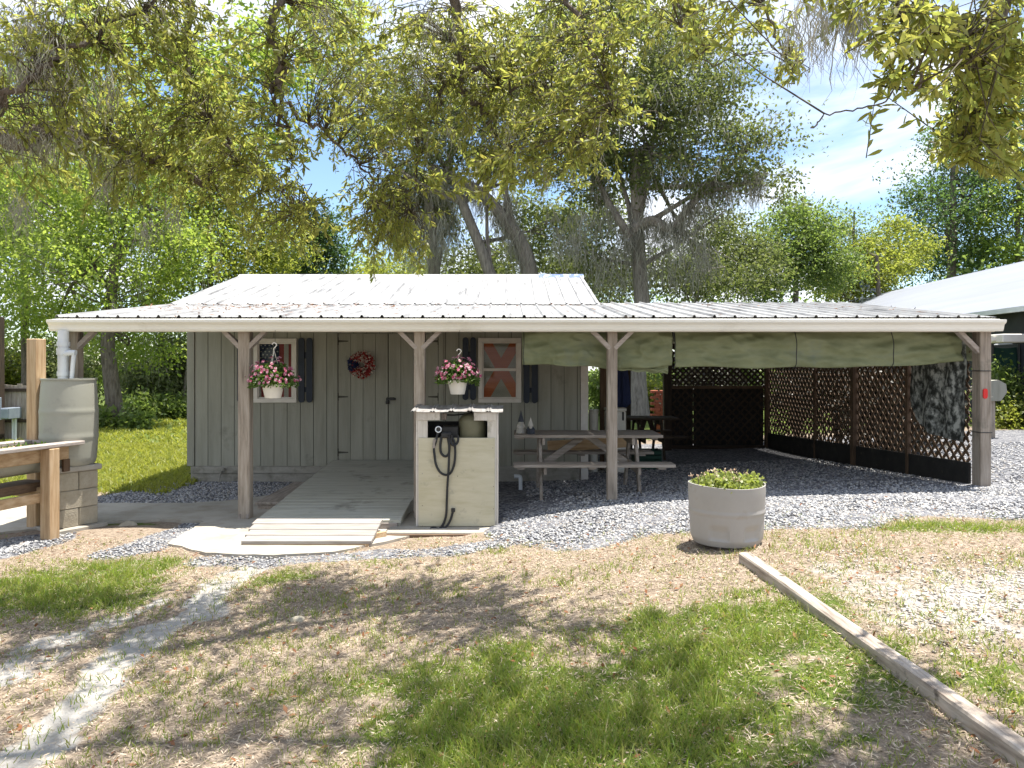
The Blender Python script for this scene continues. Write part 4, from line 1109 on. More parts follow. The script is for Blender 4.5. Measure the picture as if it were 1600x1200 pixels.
# camouflage sheet on the side screen
def camo():
    nu, nv = 24, 28; X0 = 5.22
    Ya, Yb = 8.58, 9.75
    U, Vv = np.meshgrid(np.linspace(0, 1, nu), np.linspace(0, 1, nv))
    Y = Ya + (Yb - Ya) * U; zb_ = np.interp(U, [0, .6, .85, 1], [.88, .93, 1.05, 1.3])
    Z = 2.15 + (zb_ - 2.15) * Vv
    X = X0 + (vnoise(Y, Z, 3.5, 21) - .5) * .06 + .02 * np.sin(Y * 16 + Z)
    I = np.arange(nu * nv).reshape(nv, nu); Fc = np.stack([I[:-1, :-1], I[1:, :-1], I[1:, 1:], I[:-1, 1:]], -1).reshape(-1, 4)
    Vt = np.stack([X, Y, Z], -1).reshape(-1, 3); n = len(Vt)
    t = Thing('camouflage_sheet', 'black and grey camouflage sheet hung over the lattice near the end post', 'cloth', (X0, 9.3, 1.5))
    t.fast('sheet', np.concatenate([Vt, Vt + [.006, 0, 0]]), np.concatenate([Fc, Fc[:, ::-1] + n]), 'camo_cloth', smooth=True)
camo()

# ------------------------------------------------------------------ lattice screens
def lattice(th, o, ux, W_, z0f, z1, m, pitch=.105, sw=.040, dth=.008, nrm=(1, 0, 0)):
    """diagonal slats on the plane through o along ux, between z0f(u) and z1"""
    o = Vector(o); ux = Vector(ux); nr = Vector(nrm)
    Hh = z1 - min(z0f(0), z0f(W_))
    for sgn in (1, -1):
        n = int((W_ + Hh) / (pitch * 1.414)) + 2
        for k in range(-1, n + 1):
            c = k * pitch * 1.414
            # line: u = c + sgn*... param in z
            if sgn > 0: f = lambda z: c - Hh + (z - (z1 - Hh))
            else: f = lambda z: c - (z - (z1 - Hh))
            zz = np.linspace(z1 - Hh, z1, 60); uu = np.array([f(z) for z in zz]); ok = (uu > .01) & (uu < W_ - .01) & (zz > np.array([z0f(min(max(u, 0), W_)) for u in uu]))
            if ok.sum() < 4: continue
            i0, i1 = np.where(ok)[0][[0, -1]]
            p0 = o + ux * uu[i0] + Vector((0, 0, zz[i0] - o.z)) + nr * (sgn * dth * .52); p1 = o + ux * uu[i1] + Vector((0, 0, zz[i1] - o.z)) + nr * (sgn * dth * .52)
            mb = MB(); mb.bar(p0, p1, dth, sw, nr.cross(p1 - p0))
            th.part('slat', mb, m)
SX = 5.33
side = Thing('lattice_screen', 'brown diagonal lattice screen along the right side of the carport', 'lattice', (SX, 12, .3))
z0f_all = lambda Y: .62 + (Y - 8.6) * (.38 - .62) / 6.8
stops = [8.62, 9.95, 11.5, 13.0, 15.44]
for a, b_ in zip(stops[:-1], stops[1:]):
    lattice(side, (SX, a, 0), (0, 1, 0), b_ - a, (lambda u, a=a: z0f_all(a + u)), 2.12, 'brown_wood_z', pitch=.112, nrm=(-1, 0, 0))
for Y, w_ in ((9.95, .05), (11.5, .10), (13.0, .045), (15.44, .10)):
    side.part('upright', MB().box(SX - w_ / 2 - .02, SX + w_ / 2 - .02, Y - w_ / 2, Y + w_ / 2, g1(SX, Y) - .05, 2.14), 'brown_wood_z')
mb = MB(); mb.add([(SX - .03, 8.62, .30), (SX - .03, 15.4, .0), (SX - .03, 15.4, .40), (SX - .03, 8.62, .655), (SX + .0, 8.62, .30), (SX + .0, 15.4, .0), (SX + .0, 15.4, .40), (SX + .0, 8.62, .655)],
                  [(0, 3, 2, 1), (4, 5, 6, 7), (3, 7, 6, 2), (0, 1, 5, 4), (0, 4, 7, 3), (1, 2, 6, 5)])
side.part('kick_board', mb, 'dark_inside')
backs = Thing('lattice_screen', 'dark lattice screen across the rear of the carport', 'lattice', (4.3, 15.5, .1))
zr = H - (605 - HOR) * 15.5 / F
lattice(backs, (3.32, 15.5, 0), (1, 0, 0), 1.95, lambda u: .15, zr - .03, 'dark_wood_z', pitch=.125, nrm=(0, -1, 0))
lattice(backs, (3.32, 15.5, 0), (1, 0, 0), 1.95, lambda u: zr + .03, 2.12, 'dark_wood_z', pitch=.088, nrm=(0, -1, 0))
backs.part('rail', MB().box(3.30, 5.28, 15.44, 15.48, zr - .03, zr + .03), 'brown_wood_x')
backs.part('bottom_rail', MB().box(3.30, 5.28, 15.44, 15.48, .06, .14), 'dark_wood_x')
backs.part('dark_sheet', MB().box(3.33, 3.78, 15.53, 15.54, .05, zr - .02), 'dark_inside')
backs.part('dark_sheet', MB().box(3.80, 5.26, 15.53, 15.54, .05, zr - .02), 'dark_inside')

# ------------------------------------------------------------------ picnic tables
def picnic(label, cx, cyy, L_, woodx, woodz, group=None, dark=False):
    zg = g1(cx, cyy)
    t = Thing('picnic_table', label, 'picnic table', (cx, cyy, zg))
    ht = .765
    for k in range(5):
        y = cyy - .30 + k * .15
        t.part('top_board', MB().box(cx - L_ / 2, cx + L_ / 2, y - .071, y + .071, zg + ht - .038, zg + ht, .005), woodx)
    for s_ in (-1, 1):
        for k in range(2):
            y = cyy + s_ * (.66 + k * .145) - s_ * .05
            t.part('bench_board', MB().box(cx - L_ / 2 - .01, cx + L_ / 2 + .06, y - .069, y + .069, zg + .415, zg + .453, .005), woodx)
    for X in (cx - L_ / 2 + .37, cx + L_ / 2 - .37):
        sg = -1 if X < cx else 1
        t.part('bench_support', MB().box(X - .019, X + .019, cyy - .80, cyy + .80, zg + .325, zg + .413, .004), woodz)
        t.part('top_cleat', MB().box(X - .019, X + .019, cyy - .36, cyy + .36, zg + ht - .13, zg + ht - .040, .004), woodz)
        for s_ in (-1, 1):
            mb = MB(); mb.bar((X + sg * .04, cyy + s_ * .62, zg - .03), (X + sg * .04, cyy + s_ * .24, zg + ht - .04), .09, .038, (1, 0, 0), .004)
            t.part('leg', mb, woodz)
        mb = MB(); mb.bar((X - sg * .03, cyy, zg + .37), (cx - sg * -.05, cyy, zg + ht - .06), .085, .04, (0, 1, 0), .004); t.part('brace', mb, woodx)
    for X in (cx - L_ / 2 + .08, cx, cx + L_ / 2 - .10):
        t.part('cleat', MB().box(X - .045, X + .045, cyy - .30, cyy + .30, zg + ht - .062, zg + ht - .0385), woodx)
        for s_ in (-1, 1):
            y = cyy + s_ * .68
            t.part('cleat', MB().box(X - .045, X + .045, y - .12, y + .12, zg + .39, zg + .4145), woodx)
    return t
TCX = ((803 + 1037) / 2 - 800) * 9.3 / F
pt = picnic('weathered grey wooden picnic table under the carport beside the post', TCX, 9.68, 1.87, 'grey_wood_x', 'grey_wood_z')
# loose plank lying on the far bench
zg = g1(TCX, 9.68)
plank = Thing('loose_plank', 'tan plank leaning across the far bench of the picnic table', 'plank', (1.0, 10.2, zg))
plank.part('board', MB().bar((.50, 10.42, zg + .50), (1.62, 10.46, zg + .57), .03, .16, (0, 0, 1), .004), 'new_wood_x')
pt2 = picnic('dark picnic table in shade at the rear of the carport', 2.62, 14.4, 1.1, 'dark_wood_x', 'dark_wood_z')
# figurines
def gnome(px, pytop, pybot, D, wpx, label, dark, robe):
    k = D / F; c = P(px, pybot, D); h = (pybot - pytop) * k; r = wpx * k / 2
    t = Thing('garden_gnome', label, 'figurine', (c.x, c.y, c.z), 'garden gnome figurines on the picnic table')
    t.part('body', MB().lathe([(0, 0), (r * .95, 0), (r, .06 * h), (r * .85, .28 * h), (r * .55, .45 * h), (0, .48 * h)], c, 16), robe, smooth=True)
    hc = Vector(c) + Vector((0, -.01, .46 * h))
    t.part('head', MB().lathe([(0, -.10 * h), (r * .42, -.08 * h), (r * .5, 0), (r * .42, .08 * h), (0, .1 * h)], hc, 12), 'gnome_white', smooth=True)
    t.part('beard', MB().lathe([(0, -.24 * h), (r * .30, -.14 * h), (r * .42, -.02 * h), (0, .0)], hc + Vector((0, -r * .32, 0)), 10), 'gnome_white', smooth=True)
    t.part('hat', MB().lathe([(0, 0), (r * .62, 0), (r * .6, .04 * h), (r * .38, .22 * h), (r * .16, .40 * h), (0, .52 * h)], hc + Vector((0, .0, .03 * h)), 12, lambda th, rr, z: (rr, z)), dark, smooth=True)
    for s_ in (-1, 1):
        t.part('arm', MB().tube([hc + Vector((s_ * r * .5, 0, -.08 * h)), hc + Vector((s_ * r * .8, -.03, -.2 * h)), hc + Vector((s_ * r * .35, -r * .75, -.24 * h))], [r * .2, r * .18, r * .13], 8), robe, smooth=True)
zt_ = zg + .765
def tabpy(D): return HOR + (H - zt_) * F / D
gnome(814, tabpy(9.6) - 36, tabpy(9.6), 9.6, 15, 'tall garden gnome with a dark pointed hat on the picnic table', 'gnome_dark', 'gnome_white')
gnome(829, tabpy(9.5) - 26, tabpy(9.5), 9.5, 14, 'shorter garden gnome with a pale hat on the picnic table', 'gnome_white', 'gnome_dark')

# bins and cloths behind the table
def bin_(pxc, wpx, ptop, D, label, m, square=False, lid=None):
    k = D / F; X = (pxc - 800) * k; r = wpx * k / 2; zt2 = H - (ptop - HOR) * k; z0 = g1(X, D)
    t = Thing('storage_bin' if square else 'bucket', label, 'bin' if square else 'bucket', (X, D, z0))
    if square:
        t.part('body', MB().box(X - r, X + r, D - r, D + r, z0, zt2 - .05, .02), m); t.part('lid', MB().box(X - r * 1.05, X + r * 1.05, D - r * 1.05, D + r * 1.05, zt2 - .049, zt2, .01), m)
        t.part('latch', MB().box(X + r * .6, X + r * .75, D - r * 1.08, D - r * 1.0, zt2 - .20, zt2 - .06), 'dark_inside')
    else:
        hh = zt2 - z0
        t.part('body', MB().lathe([(0, 0), (r * .9, 0), (r, hh - .07), (r * 1.07, hh - .065), (r * 1.07, hh - .04), (r, hh - .035), (r * 1.03, hh), (0, hh)], (X, D, z0), 24), m, smooth=True)
    return t
bin_(927.5, 15, 640, 12.4, 'tall white bucket beside the corner of the shed', 'white_plastic')
bin_(961, 30, 637, 12.3, 'white lidded storage bin behind the picnic table', 'white_plastic', True)
# blue folded umbrella cloth
ub = Thing('folded_umbrella', 'folded dark blue patio umbrella standing behind the storage bin', 'umbrella', ((972 - 800) * 12.9 / F, 12.9, 0))
X = (972 - 800) * 12.9 / F; zt3 = H - (572 - HOR) * 12.9 / F + .2
def uw(t_, r, z): return (r * (1 + .18 * math.cos(8 * t_)), z)
ub.part('canopy', MB().lathe([(0, zt3), (.05, zt3 - .06), (.10, zt3 - .4), (.135, H - (630 - HOR) * 12.9 / F), (.06, H - (637 - HOR) * 12.9 / F)], (X, 12.9, 0), 32, uw), 'blue_cloth', smooth=True)
ub.part('pole', MB().tube([(X, 12.9, g1(X, 12.9) + .03), (X, 12.9, zt3 + .06)], .02, 8), 'black_metal')
ub.part('base', MB().lathe([(0, 0), (.24, 0), (.22, .05), (.04, .08), (0, .08)], (X, 12.9, g1(X, 12.9) - .005), 20), 'dark_inside', smooth=True)
# red block pile seen through the rear opening
bp_ = Thing('brick_pile', 'small stack of red bricks in sunlight behind the carport', 'bricks', (3.6, 18.5, 0))
for r_ in range(15):
    for k in range(2):
        X0 = 3.46 + k * .225 + (.1 if r_ % 2 else 0); z0 = g1(3.6, 18.5) + r_ * .073
        bp_.part('brick', MB().box(X0, X0 + .215, 18.4, 18.62, z0, z0 + .068, .006), 'brick_red')
# green crate
gcx = (1010 - 800) * 12.6 / F
gcr = Thing('green_crate', 'dark green plastic crate on the gravel behind the picnic table', 'crate', (gcx, 12.6, g1(gcx, 12.6)))
z0 = g1(gcx, 12.6)
for k in range(4):
    gcr.part('side_slat', MB().box(gcx - .22, gcx + .22, 12.4, 12.415, z0 + .02 + k * .08, z0 + .08 + k * .08), 'shade_cloth')
    gcr.part('side_slat', MB().box(gcx - .22, gcx + .22, 12.785, 12.8, z0 + .02 + k * .08, z0 + .08 + k * .08), 'shade_cloth')
for X in (gcx - .22, gcx + .205):
    gcr.part('end_panel', MB().box(X, X + .015, 12.416, 12.784, z0 + .0, z0 + .33), 'shade_cloth')
gcr.part('base', MB().box(gcx - .204, gcx + .204, 12.416, 12.784, z0 + .0, z0 + .02), 'shade_cloth')

# ------------------------------------------------------------------ cut-down barrel planter
PX_, PY_ = (1135 - 800) * 5.72 / F, 5.72
zp = g1(PX_, PY_) + .005
planter = Thing('barrel_planter', 'pale cut-down plastic barrel planted with green lantana on the gravel', 'planter', (PX_, PY_, zp))
HP = .455; RP = .288
prp = [(0, .0), (.225, .0), (.25, .012), (.262, .04)]
for z in np.linspace(.055, HP, 34):
    t = z / HP; r = .264 + (RP - .264) * min(1, t * 1.15) ** .8
    if abs(z - .26) < .012: r += .005
    prp.append((r, z))
prp += [(RP - .008, HP + .001), (RP - .010, HP - .05), (RP - .02, HP - .06), (0, HP - .06)]
def dent(t_, r, z):
    for a0 in (R(-118), R(-62)):
        d_ = (t_ - a0 + math.pi) % (2 * math.pi) - math.pi
        if r > .2: r -= .018 * max(0, min(1, (.27 - abs(d_)) / .05)) * max(0, min(1, (z - .05) / .02, (.18 - z) / .05))
    if z > HP - .02: z += .006 * math.sin(2 * t_ + 1)
    return r, z
planter.part('drum', MB().lathe(prp, (PX_, PY_, zp), 96, dent), 'planter_plastic', smooth=True)
planter.part('soil', MB().lathe([(0, .02), (.15, .012), (RP - .022, 0)], (PX_, PY_, zp + HP - .055), 28), 'soil', smooth=True)
n = 1500
a_ = rng.uniform(0, 2 * math.pi, n); rr = np.sqrt(rng.random(n)) * .265; hg = rng.random(n) ** .8 * (.02 + .11 * vnoise(rr * np.cos(a_), rr * np.sin(a_), 9, 3))
C = np.stack([PX_ + rr * np.cos(a_), PY_ + rr * np.sin(a_), zp + HP - .05 + hg], 1)
V, Fc = leaf_geo(C, rand_dirs(n) + [0, 0, .35], rand_dirs(n) + [0, 0, 1.2], rng.uniform(.03, .05, n), rng.uniform(.018, .028, n), True)
planter.fast('foliage', V, Fc, 'lantana_leaf', kind='stuff')
mb = MB(); hd = []
for k in range(16):
    an = random.uniform(0, 6.28); r_ = random.uniform(.05, .26); p = Vector((PX_ + r_ * math.cos(an), PY_ + r_ * math.sin(an), zp + HP - .02)); q = p + Vector((random.uniform(-.03, .03), random.uniform(-.03, .03), random.uniform(.07, .13)))
    mb.tube([p, (p + q) / 2 + Vector((.005, 0, 0)), q], .0025, 4); hd.append(q)
planter.part('stems', mb, 'twig')['kind'] = 'stuff'
C = np.repeat(np.array([tuple(q) for q in hd]), 9, 0) + rng.normal(size=(16 * 9, 3)) * .009
V, Fc = leaf_geo(C, rand_dirs(len(C)), rand_dirs(len(C)), .014, .012); planter.fast('flowers', V, Fc, 'lantana', kind='stuff')

# ------------------------------------------------------------------ landscape timbers
def timber(p0, p1, label, seed):
    p0, p1 = Vector(p0), Vector(p1); z0, z1 = g1(p0.x, p0.y) + .035, g1(p1.x, p1.y) + .035
    n = 26; d = (p1 - p0); d2 = Vector((d.x, d.y, 0)).normalized(); s_ = Vector((d2.y, -d2.x, 0))
    prof = [(-.043, -.055), (-.043, .027), (-.035, .035), (.035, .035), (.043, .027), (.043, -.055)]
    vs = []
    for i in range(n):
        t = i / (n - 1); c = p0 + d * t; z = z0 + (z1 - z0) * t
        for k, (a_, b2) in enumerate(prof):
            j = (vnoise(np.array([t * 9 + k * 3.1]), np.array([seed * 5.0]), 1.0, 30 + k)[0] - .5) * .012
            vs.append(Vector((c.x, c.y, z + b2 + j)) + s_ * (a_ + j * .6))
    m_ = len(prof)
    fs = [(i * m_ + k, i * m_ + (k + 1) % m_, (i + 1) * m_ + (k + 1) % m_, (i + 1) * m_ + k) for i in range(n - 1) for k in range(m_)]
    fs += [tuple(range(m_)), tuple(reversed(range((n - 1) * m_, n * m_)))]
    mb = MB(); mb.add(vs, fs)
    o = build('landscape_timber', mb, 'timber_wood_y', (p0.x, p0.y, z0)); o.location = (p0.x, p0.y, z0)
    tag(o, label, 'timber')
timber((1.60, 5.10, 0), (1.80, 2.42, 0), 'weathered square timber edging the dry lawn, right of centre', 1)

# ------------------------------------------------------------------ far left: boundary boards and meter boxes
UY = 17.6
def ux(px): return (px - 800) * UY / F
def uz(py): return H - (py - HOR) * UY / F
fence = Thing('board_fence', 'dark weathered board fence behind the raised planter', 'fence', (ux(20), UY, 0))
px = -60
while px < 44:
    t = random.uniform(-3, 6)
    fence.part('board', MB().box(ux(px), ux(px + 7.2), UY + .02, UY + .045, -.05, uz(602 + t), .003), 'grey_wood_z'); px += 7.8
fence.part('rail', MB().box(ux(-60), ux(44), UY - .02, UY + .018, uz(612), uz(607)), 'dark_wood_x')
fence.part('rail', MB().box(ux(-60), ux(44), UY - .02, UY + .018, uz(660), uz(655)), 'dark_wood_x')
pole = Thing('utility_post', 'dark square service post with a grey conduit by the board fence', 'post', (ux(6), UY - .2, 0))
pole.part('timber', MB().box(ux(0), ux(13), UY - .30, UY - .12, -.1, uz(496), .01), 'dark_wood_z')
pole.part('conduit', MB().tube([(ux(3), UY - .36, uz(500)), (ux(4), UY - .36, uz(600))], .03, 8), 'shade_cloth', smooth=True)
for (x0, x1, y0, y1, lab) in ((0, 11, 600, 614, 'grey electric meter box high on the service post'), (0, 17, 620, 655, 'large grey breaker box on the service post'), (21, 34, 636, 653, 'small grey junction box beside the breaker box')):
    bx_ = Thing('meter_box', lab, 'utility box', (ux((x0 + x1) / 2), UY - .35, uz(y1)), 'boxes on the service post')
    D2 = UY - .37
    bx_.part('case', MB().box(ux(x0), ux(x1), UY - .45, UY - .31 + (.31 if x0 > 15 else 0), uz(y1), uz(y0), .012), 'utility_grey')
    bx_.part('cover', MB().box(ux(x0) + .015, ux(x1) - .015, UY - .465, UY - .451, uz(y1) + .02, uz(y0) - .02, .006), 'utility_grey')
    if y0 == 600:
        bx_.part('meter_glass', MB().lathe([(0, 0), (.07, 0), (.07, .05), (0, .06)], (0, 0, 0), 14), 'black_metal', smooth=True)
        g_ = bx_.o.children[-1]; g_.rotation_euler = (R(90), 0, 0)
        mloc = Vector((ux(5), UY - .465, uz(607))); me_ = g_.data
        for v in me_.vertices: v.co += Vector(bx_.loc)
        g_.location = mloc - Vector(bx_.loc)
    else:
        mb = MB()
        for q in (4, 7.5, 11) if x0 == 0 else (24, 28):
            mb.tube([(ux(q), UY - .38 + (0 if x0 == 0 else .3), uz(y1) + .01), (ux(q), UY - .38 + (0 if x0 == 0 else .3), -.05)], .028, 8)
        bx_.part('conduits', mb, 'pvc', smooth=True)['kind'] = 'stuff'

# ------------------------------------------------------------------ neighbouring house at the right
nb_ = Thing('neighbour_house', 'dark house with a pale metal roof beyond the carport', 'house', (18, 25, 0))
r0 = Vector((16.7, 12, 5.4)); r1 = Vector((18.4, 39.8, 5.4))
dn = (r1 - r0).normalized(); sd = Vector((-dn.y, dn.x, 0))      # towards the left
el0, el1 = r0 + sd * 5.0 + Vector((0, 0, -2.2)), r1 + sd * 5.0 + Vector((0, 0, -2.2))
er0, er1 = r0 - sd * 5.0 + Vector((0, 0, -2.2)), r1 - sd * 5.0 + Vector((0, 0, -2.2))
for (a, b_) in ((el0, el1), (er0, er1)):
    mb = MB(); dz = Vector((0, 0, -.08)); mb.add([a, b_, r1, r0, a + dz, b_ + dz, r1 + dz, r0 + dz], [(0, 3, 2, 1), (4, 5, 6, 7), (0, 1, 5, 4), (1, 2, 6, 5), (3, 0, 4, 7), (2, 3, 7, 6)])
    rf = nb_.part('roof', mb, 'neighbor_roof')
    mb = MB(); mb.bar(a + Vector((0, 0, -.06)), b_ + Vector((0, 0, -.06)), .12, .12); nb_.part('gutter', mb, 'pvc', rf)
for (a, b_, s_) in ((el0, el1, -1), (er0, er1, 1)):
    w0, w1 = a + sd * s_ * .4, b_ + sd * s_ * .4
    mb = MB(); mb.bar((w0.x, w0.y, 1.5), (w1.x, w1.y, 1.5), .15, 3.36); nb_.part('wall', mb, 'neighbor_wall')
for (e_l, e_r, rr_, s_) in ((el0, er0, r0, 1), (el1, er1, r1, -1)):
    o_ = dn * s_ * .4
    A, B, Cc = e_l - sd * .5 + o_, e_r + sd * .5 + o_, rr_ + o_ - Vector((0, 0, .2))
    mb = MB(); A0, B0 = Vector((A.x, A.y, -.1)), Vector((B.x, B.y, -.1)); off = dn * s_ * .15; A, B = A - Vector((0, 0, .02)), B - Vector((0, 0, .02))
    mb.add([A0, B0, B, Cc, A, A0 + off, B0 + off, B + off, Cc + off, A + off], [(0, 1, 2, 3, 4), (9, 8, 7, 6, 5), (0, 5, 6, 1), (1, 6, 7, 2), (2, 7, 8, 3), (3, 8, 9, 4), (4, 9, 5, 0)])
    nb_.part('gable_wall', mb, 'neighbor_wall')
ac = P(1573, 529, 17.5)
awn = Thing('window_air_conditioner', 'white box air conditioner on the dark house wall', 'air conditioner', (ac.x, ac.y, ac.z))
awn.part('case', MB().obox(ac, ((1, 0, 0), (0, 1, 0), (0, 0, 1)), (.29, .3, .10), .02), 'white_plastic')
awn.part('bracket', MB().box(ac.x - .5, ac.x - .292, ac.y - .05, ac.y + .05, ac.z - .05, ac.z + .03), 'white_plastic')
awn.part('grille', MB().box(ac.x + .295, ac.x + .34, ac.y - .25, ac.y + .25, ac.z - .12, ac.z + .08, .01), 'neighbor_wall')
# weathervane on the ridge
wv = Thing('weathervane', 'small dark blue bird weathervane rising behind the carport roof', 'weathervane', (18.0, 37.0, 5.4))
q = P(1347, 470, 37.0); X0, Z0 = q.x, q.z - .3
wv.part('rod', MB().tube([(X0, 37, Z0), (X0, 37, Z0 + 1.3)], .03, 8), 'pvc')
wv.part('cross_arm', MB().tube([(X0 - .62, 37, Z0 + .42), (X0 + .5, 37, Z0 + .42)], .035, 6), 'pvc')
wv.part('arrow_bar', MB().tube([(X0 - .6, 37, Z0 + .82), (X0 + .75, 37, Z0 + .82)], .025, 6), 'pvc')
mb = MB(); mb.prism([(.38, .70), (.95, .76), (.98, .94), (.42, .90)], (X0, 36.98, Z0), (1, 0, 0), (0, 0, 1), (0, 1, 0), .05); wv.part('arrow_tail', mb, 'blue_metal')
mb = MB(); mb.prism([(-.10, 1.0), (.02, .88), (.28, .86), (.40, 1.02), (.26, 1.16), (.08, 1.10), (-.08, 1.45), (-.18, 1.32)], (X0, 36.97, Z0), (1, 0, 0), (0, 0, 1), (0, 1, 0), .06); wv.part('bird', mb, 'blue_metal')
for s_ in (-1, 1):
    mb = MB(); mb.tube([(X0 + s_ * .52 - .1, 36.97, Z0 + .28), (X0 + s_ * .52 + .1, 36.97, Z0 + .34), (X0 + s_ * .52 - .05, 36.97, Z0 + .45), (X0 + s_ * .52 + .1, 36.97, Z0 + .58), (X0 + s_ * .52 - .1, 36.97, Z0 + .6)], .03, 6); wv.part('letter', mb, 'pvc')
# shade-cloth screen and wire trellis
FY = 18.2
scr = Thing('shade_screen', 'dark green shade cloth fence panel with wire frame right of the carport', 'fence', (12.3, FY, .3))
x0s, x1s = (1546 - 800) * FY / F, (1700 - 800) * FY / F
zt2, zb2 = H - (541 - HOR) * FY / F, g1(12, FY)
U, Vv = np.meshgrid(np.linspace(0, 1, 40), np.linspace(0, 1, 12))
Xs = x0s + (x1s - x0s) * U; Zs = zt2 - .05 * np.sin(np.pi * ((U * 3) % 1)) * (1 - Vv) + (zb2 - zt2) * Vv; Ys = FY + (vnoise(Xs, Zs, 2.2, 9) - .5) * .16
I = np.arange(480).reshape(12, 40); Fc = np.stack([I[:-1, :-1], I[1:, :-1], I[1:, 1:], I[:-1, 1:]], -1).reshape(-1, 4); Vt = np.stack([Xs, Ys, Zs], -1).reshape(-1, 3)
scr.fast('cloth', np.concatenate([Vt, Vt + [0, .01, 0]]), np.concatenate([Fc, Fc[:, ::-1] + 480]), 'shade_cloth', smooth=True)
for X in (x0s, (1587 - 800) * FY / F, (1640 - 800) * FY / F, x1s):
    scr.part('post', MB().tube([(X, FY - .12, zb2 - .2), (X, FY - .12, zt2 + .05)], .03, 8), 'black_metal', smooth=True)
scr.part('top_wire', MB().tube([(x0s, FY - .12, zt2 + .03), (x1s, FY - .12, zt2 + .2)], .02, 6), 'pvc')
st = Thing('hooded_post', 'pale stub post with a rounded grey hood behind the end post', 'post', ((1549 - 800) * 15 / F, 15, .2))
X = (1549 - 800) * 15 / F
st.part('post', MB().box(X - .05, X + .05, 14.95, 15.05, g1(X, 15) - .05, H - (625 - HOR) * 15 / F, .006), 'post_wood_z')
mb = MB(); mb.prism([(-.10, 0), (.10, 0), (.22, .18), (.20, .34), (.05, .42), (-.12, .40)], (X - .0, 14.85, H - (626 - HOR) * 15 / F), (1, 0, 0), (0, 0, 1), (0, 1, 0), .3); st.part('hood', mb, 'siding')

# ------------------------------------------------------------------ trees
def wander(p0, p1, n, amp):
    p0, p1 = np.array(p0, float), np.array(p1, float); out = []
    o = np.zeros(3)
    for i in range(n + 1):
        t = i / n; out.append(Vector(p0 + (p1 - p0) * t + o * math.sin(math.pi * t)))
        o = o + rng.normal(size=3) * amp
    return out

def tree(name, label, base, trunk_top, r0, blobs, leaf, size, nl, bark='bark', group=None, clump=.45, moss=0, forks=None, mosslen=1.2, flare=1.5, hollow=.35, skirts=None, mossw=.02):
    x, y = base; z = g1(x, y)
    t = Thing(name, label, 'tree', (x, y, z), group)
    path = wander((x, y, z - .2), trunk_top, 7, r0 * .25)
    rs = [r0 * (1 + (flare - 1) * max(0, 1 - i * 1.4)) * (1 - .55 * i / 7) for i in range(8)]
    tk = t.part('trunk', MB().tube(path, rs, 12), bark, smooth=True)
    limb = MB(); tips = []
    for (pts, rr) in (forks or []):
        pp = smooth_path([Vector(p) for p in pts], 4); limb.tube(pp, [rr * (1 - .6 * i / (len(pp) - 1)) for i in range(len(pp))], 8); tips += pp[::3]
    Vs = []; mo = []
    tot = sum(b[3] * b[4] * b[5] for b in blobs)
    for bl in blobs:
        cx, cy2, cz2, rx, ry, rz = bl; vol = rx * ry * rz; k = int(1.18 * nl * vol / tot)
        src = path[random.randint(4, 7)]
        pp = wander(src, (cx, cy2, cz2), 4, .12 * min(rx, rz)); rr = max(.03, r0 * .30)
        limb.tube(pp, [rr, rr * .8, rr * .6, rr * .45, rr * .25], 6)
        nc = max(6, k // 105)
        d_ = rand_dirs(nc); rad = hollow + (1 - hollow) * rng.random(nc) ** .6
        CC = np.array([cx, cy2, cz2]) + d_ * rad[:, None] * [rx, ry, rz]
        sub = CC[rng.random(nc) < .35]
        for q in sub[:40]:
            a = pp[random.randint(2, 4)]; m_ = (np.array(a) + q) / 2 + rng.normal(size=3) * .15
            limb.tube([a, Vector(m_), Vector(q)], [rr * .3, rr * .2, rr * .08], 4, False)
        pick = rng.integers(0, nc, k); cs = clump * (.5 + .8 * rng.random(nc))
        C = CC[pick] + np.clip(rng.normal(size=(k, 3)), -1.7, 1.7) * cs[pick][:, None] * [1, 1, .6]
        A = rand_dirs(k) + unit(C - CC[pick]) * .5 + [0, 0, -.15]; Nn = rand_dirs(k) + [0, 0, .9]
        s = size * .80 * rng.uniform(.6, 1.3, k)
        Vs.append(leaf_geo(C, A, Nn, s, s * .52))
        if moss:
            k2 = int(moss * vol / tot); pk = rng.integers(0, nc, k2); base_ = CC[pk] + rng.normal(size=(k2, 3)) * [.25, .25, .1]
            mo.append(base_)
    if limb.v: t.part('limbs', limb, bark, tk, smooth=True)['kind'] = 'stuff'
    V, Fc = cat(Vs); t.fast('crown', V, Fc, leaf)
    if moss:
        base_ = np.concatenate(mo); rep = 9
        if tips:
            tp_ = np.array([tuple(p) for p in tips]); ex = tp_[rng.integers(0, len(tp_), len(base_))] + rng.normal(size=(len(base_), 3)) * .1
            base_ = np.concatenate([base_, ex])
        if skirts is not None: base_ = np.concatenate([base_, skirts])
        B = np.repeat(base_, rep, 0) + rng.normal(size=(len(base_) * rep, 3)) * [.13, .13, .10]
        ln = np.repeat(rng.uniform(.35, 1.0, len(base_)) * mosslen, rep) * rng.uniform(.6, 1.1, len(B))
        t.fast('spanish_moss', *strands(B, ln, rng.uniform(.4, 1.1, len(B)) * mossw * .8, 5, .30), 'moss', kind='stuff')
    return t

def blob(px, py, D, rxp, ryp, rd=None):
    p = P(px, py, D); k = D / F
    return (p.x, p.y, p.z, rxp * k, rd or rxp * k, ryp * k)
def base(px, D): return ((px - 800) * D / F, D)

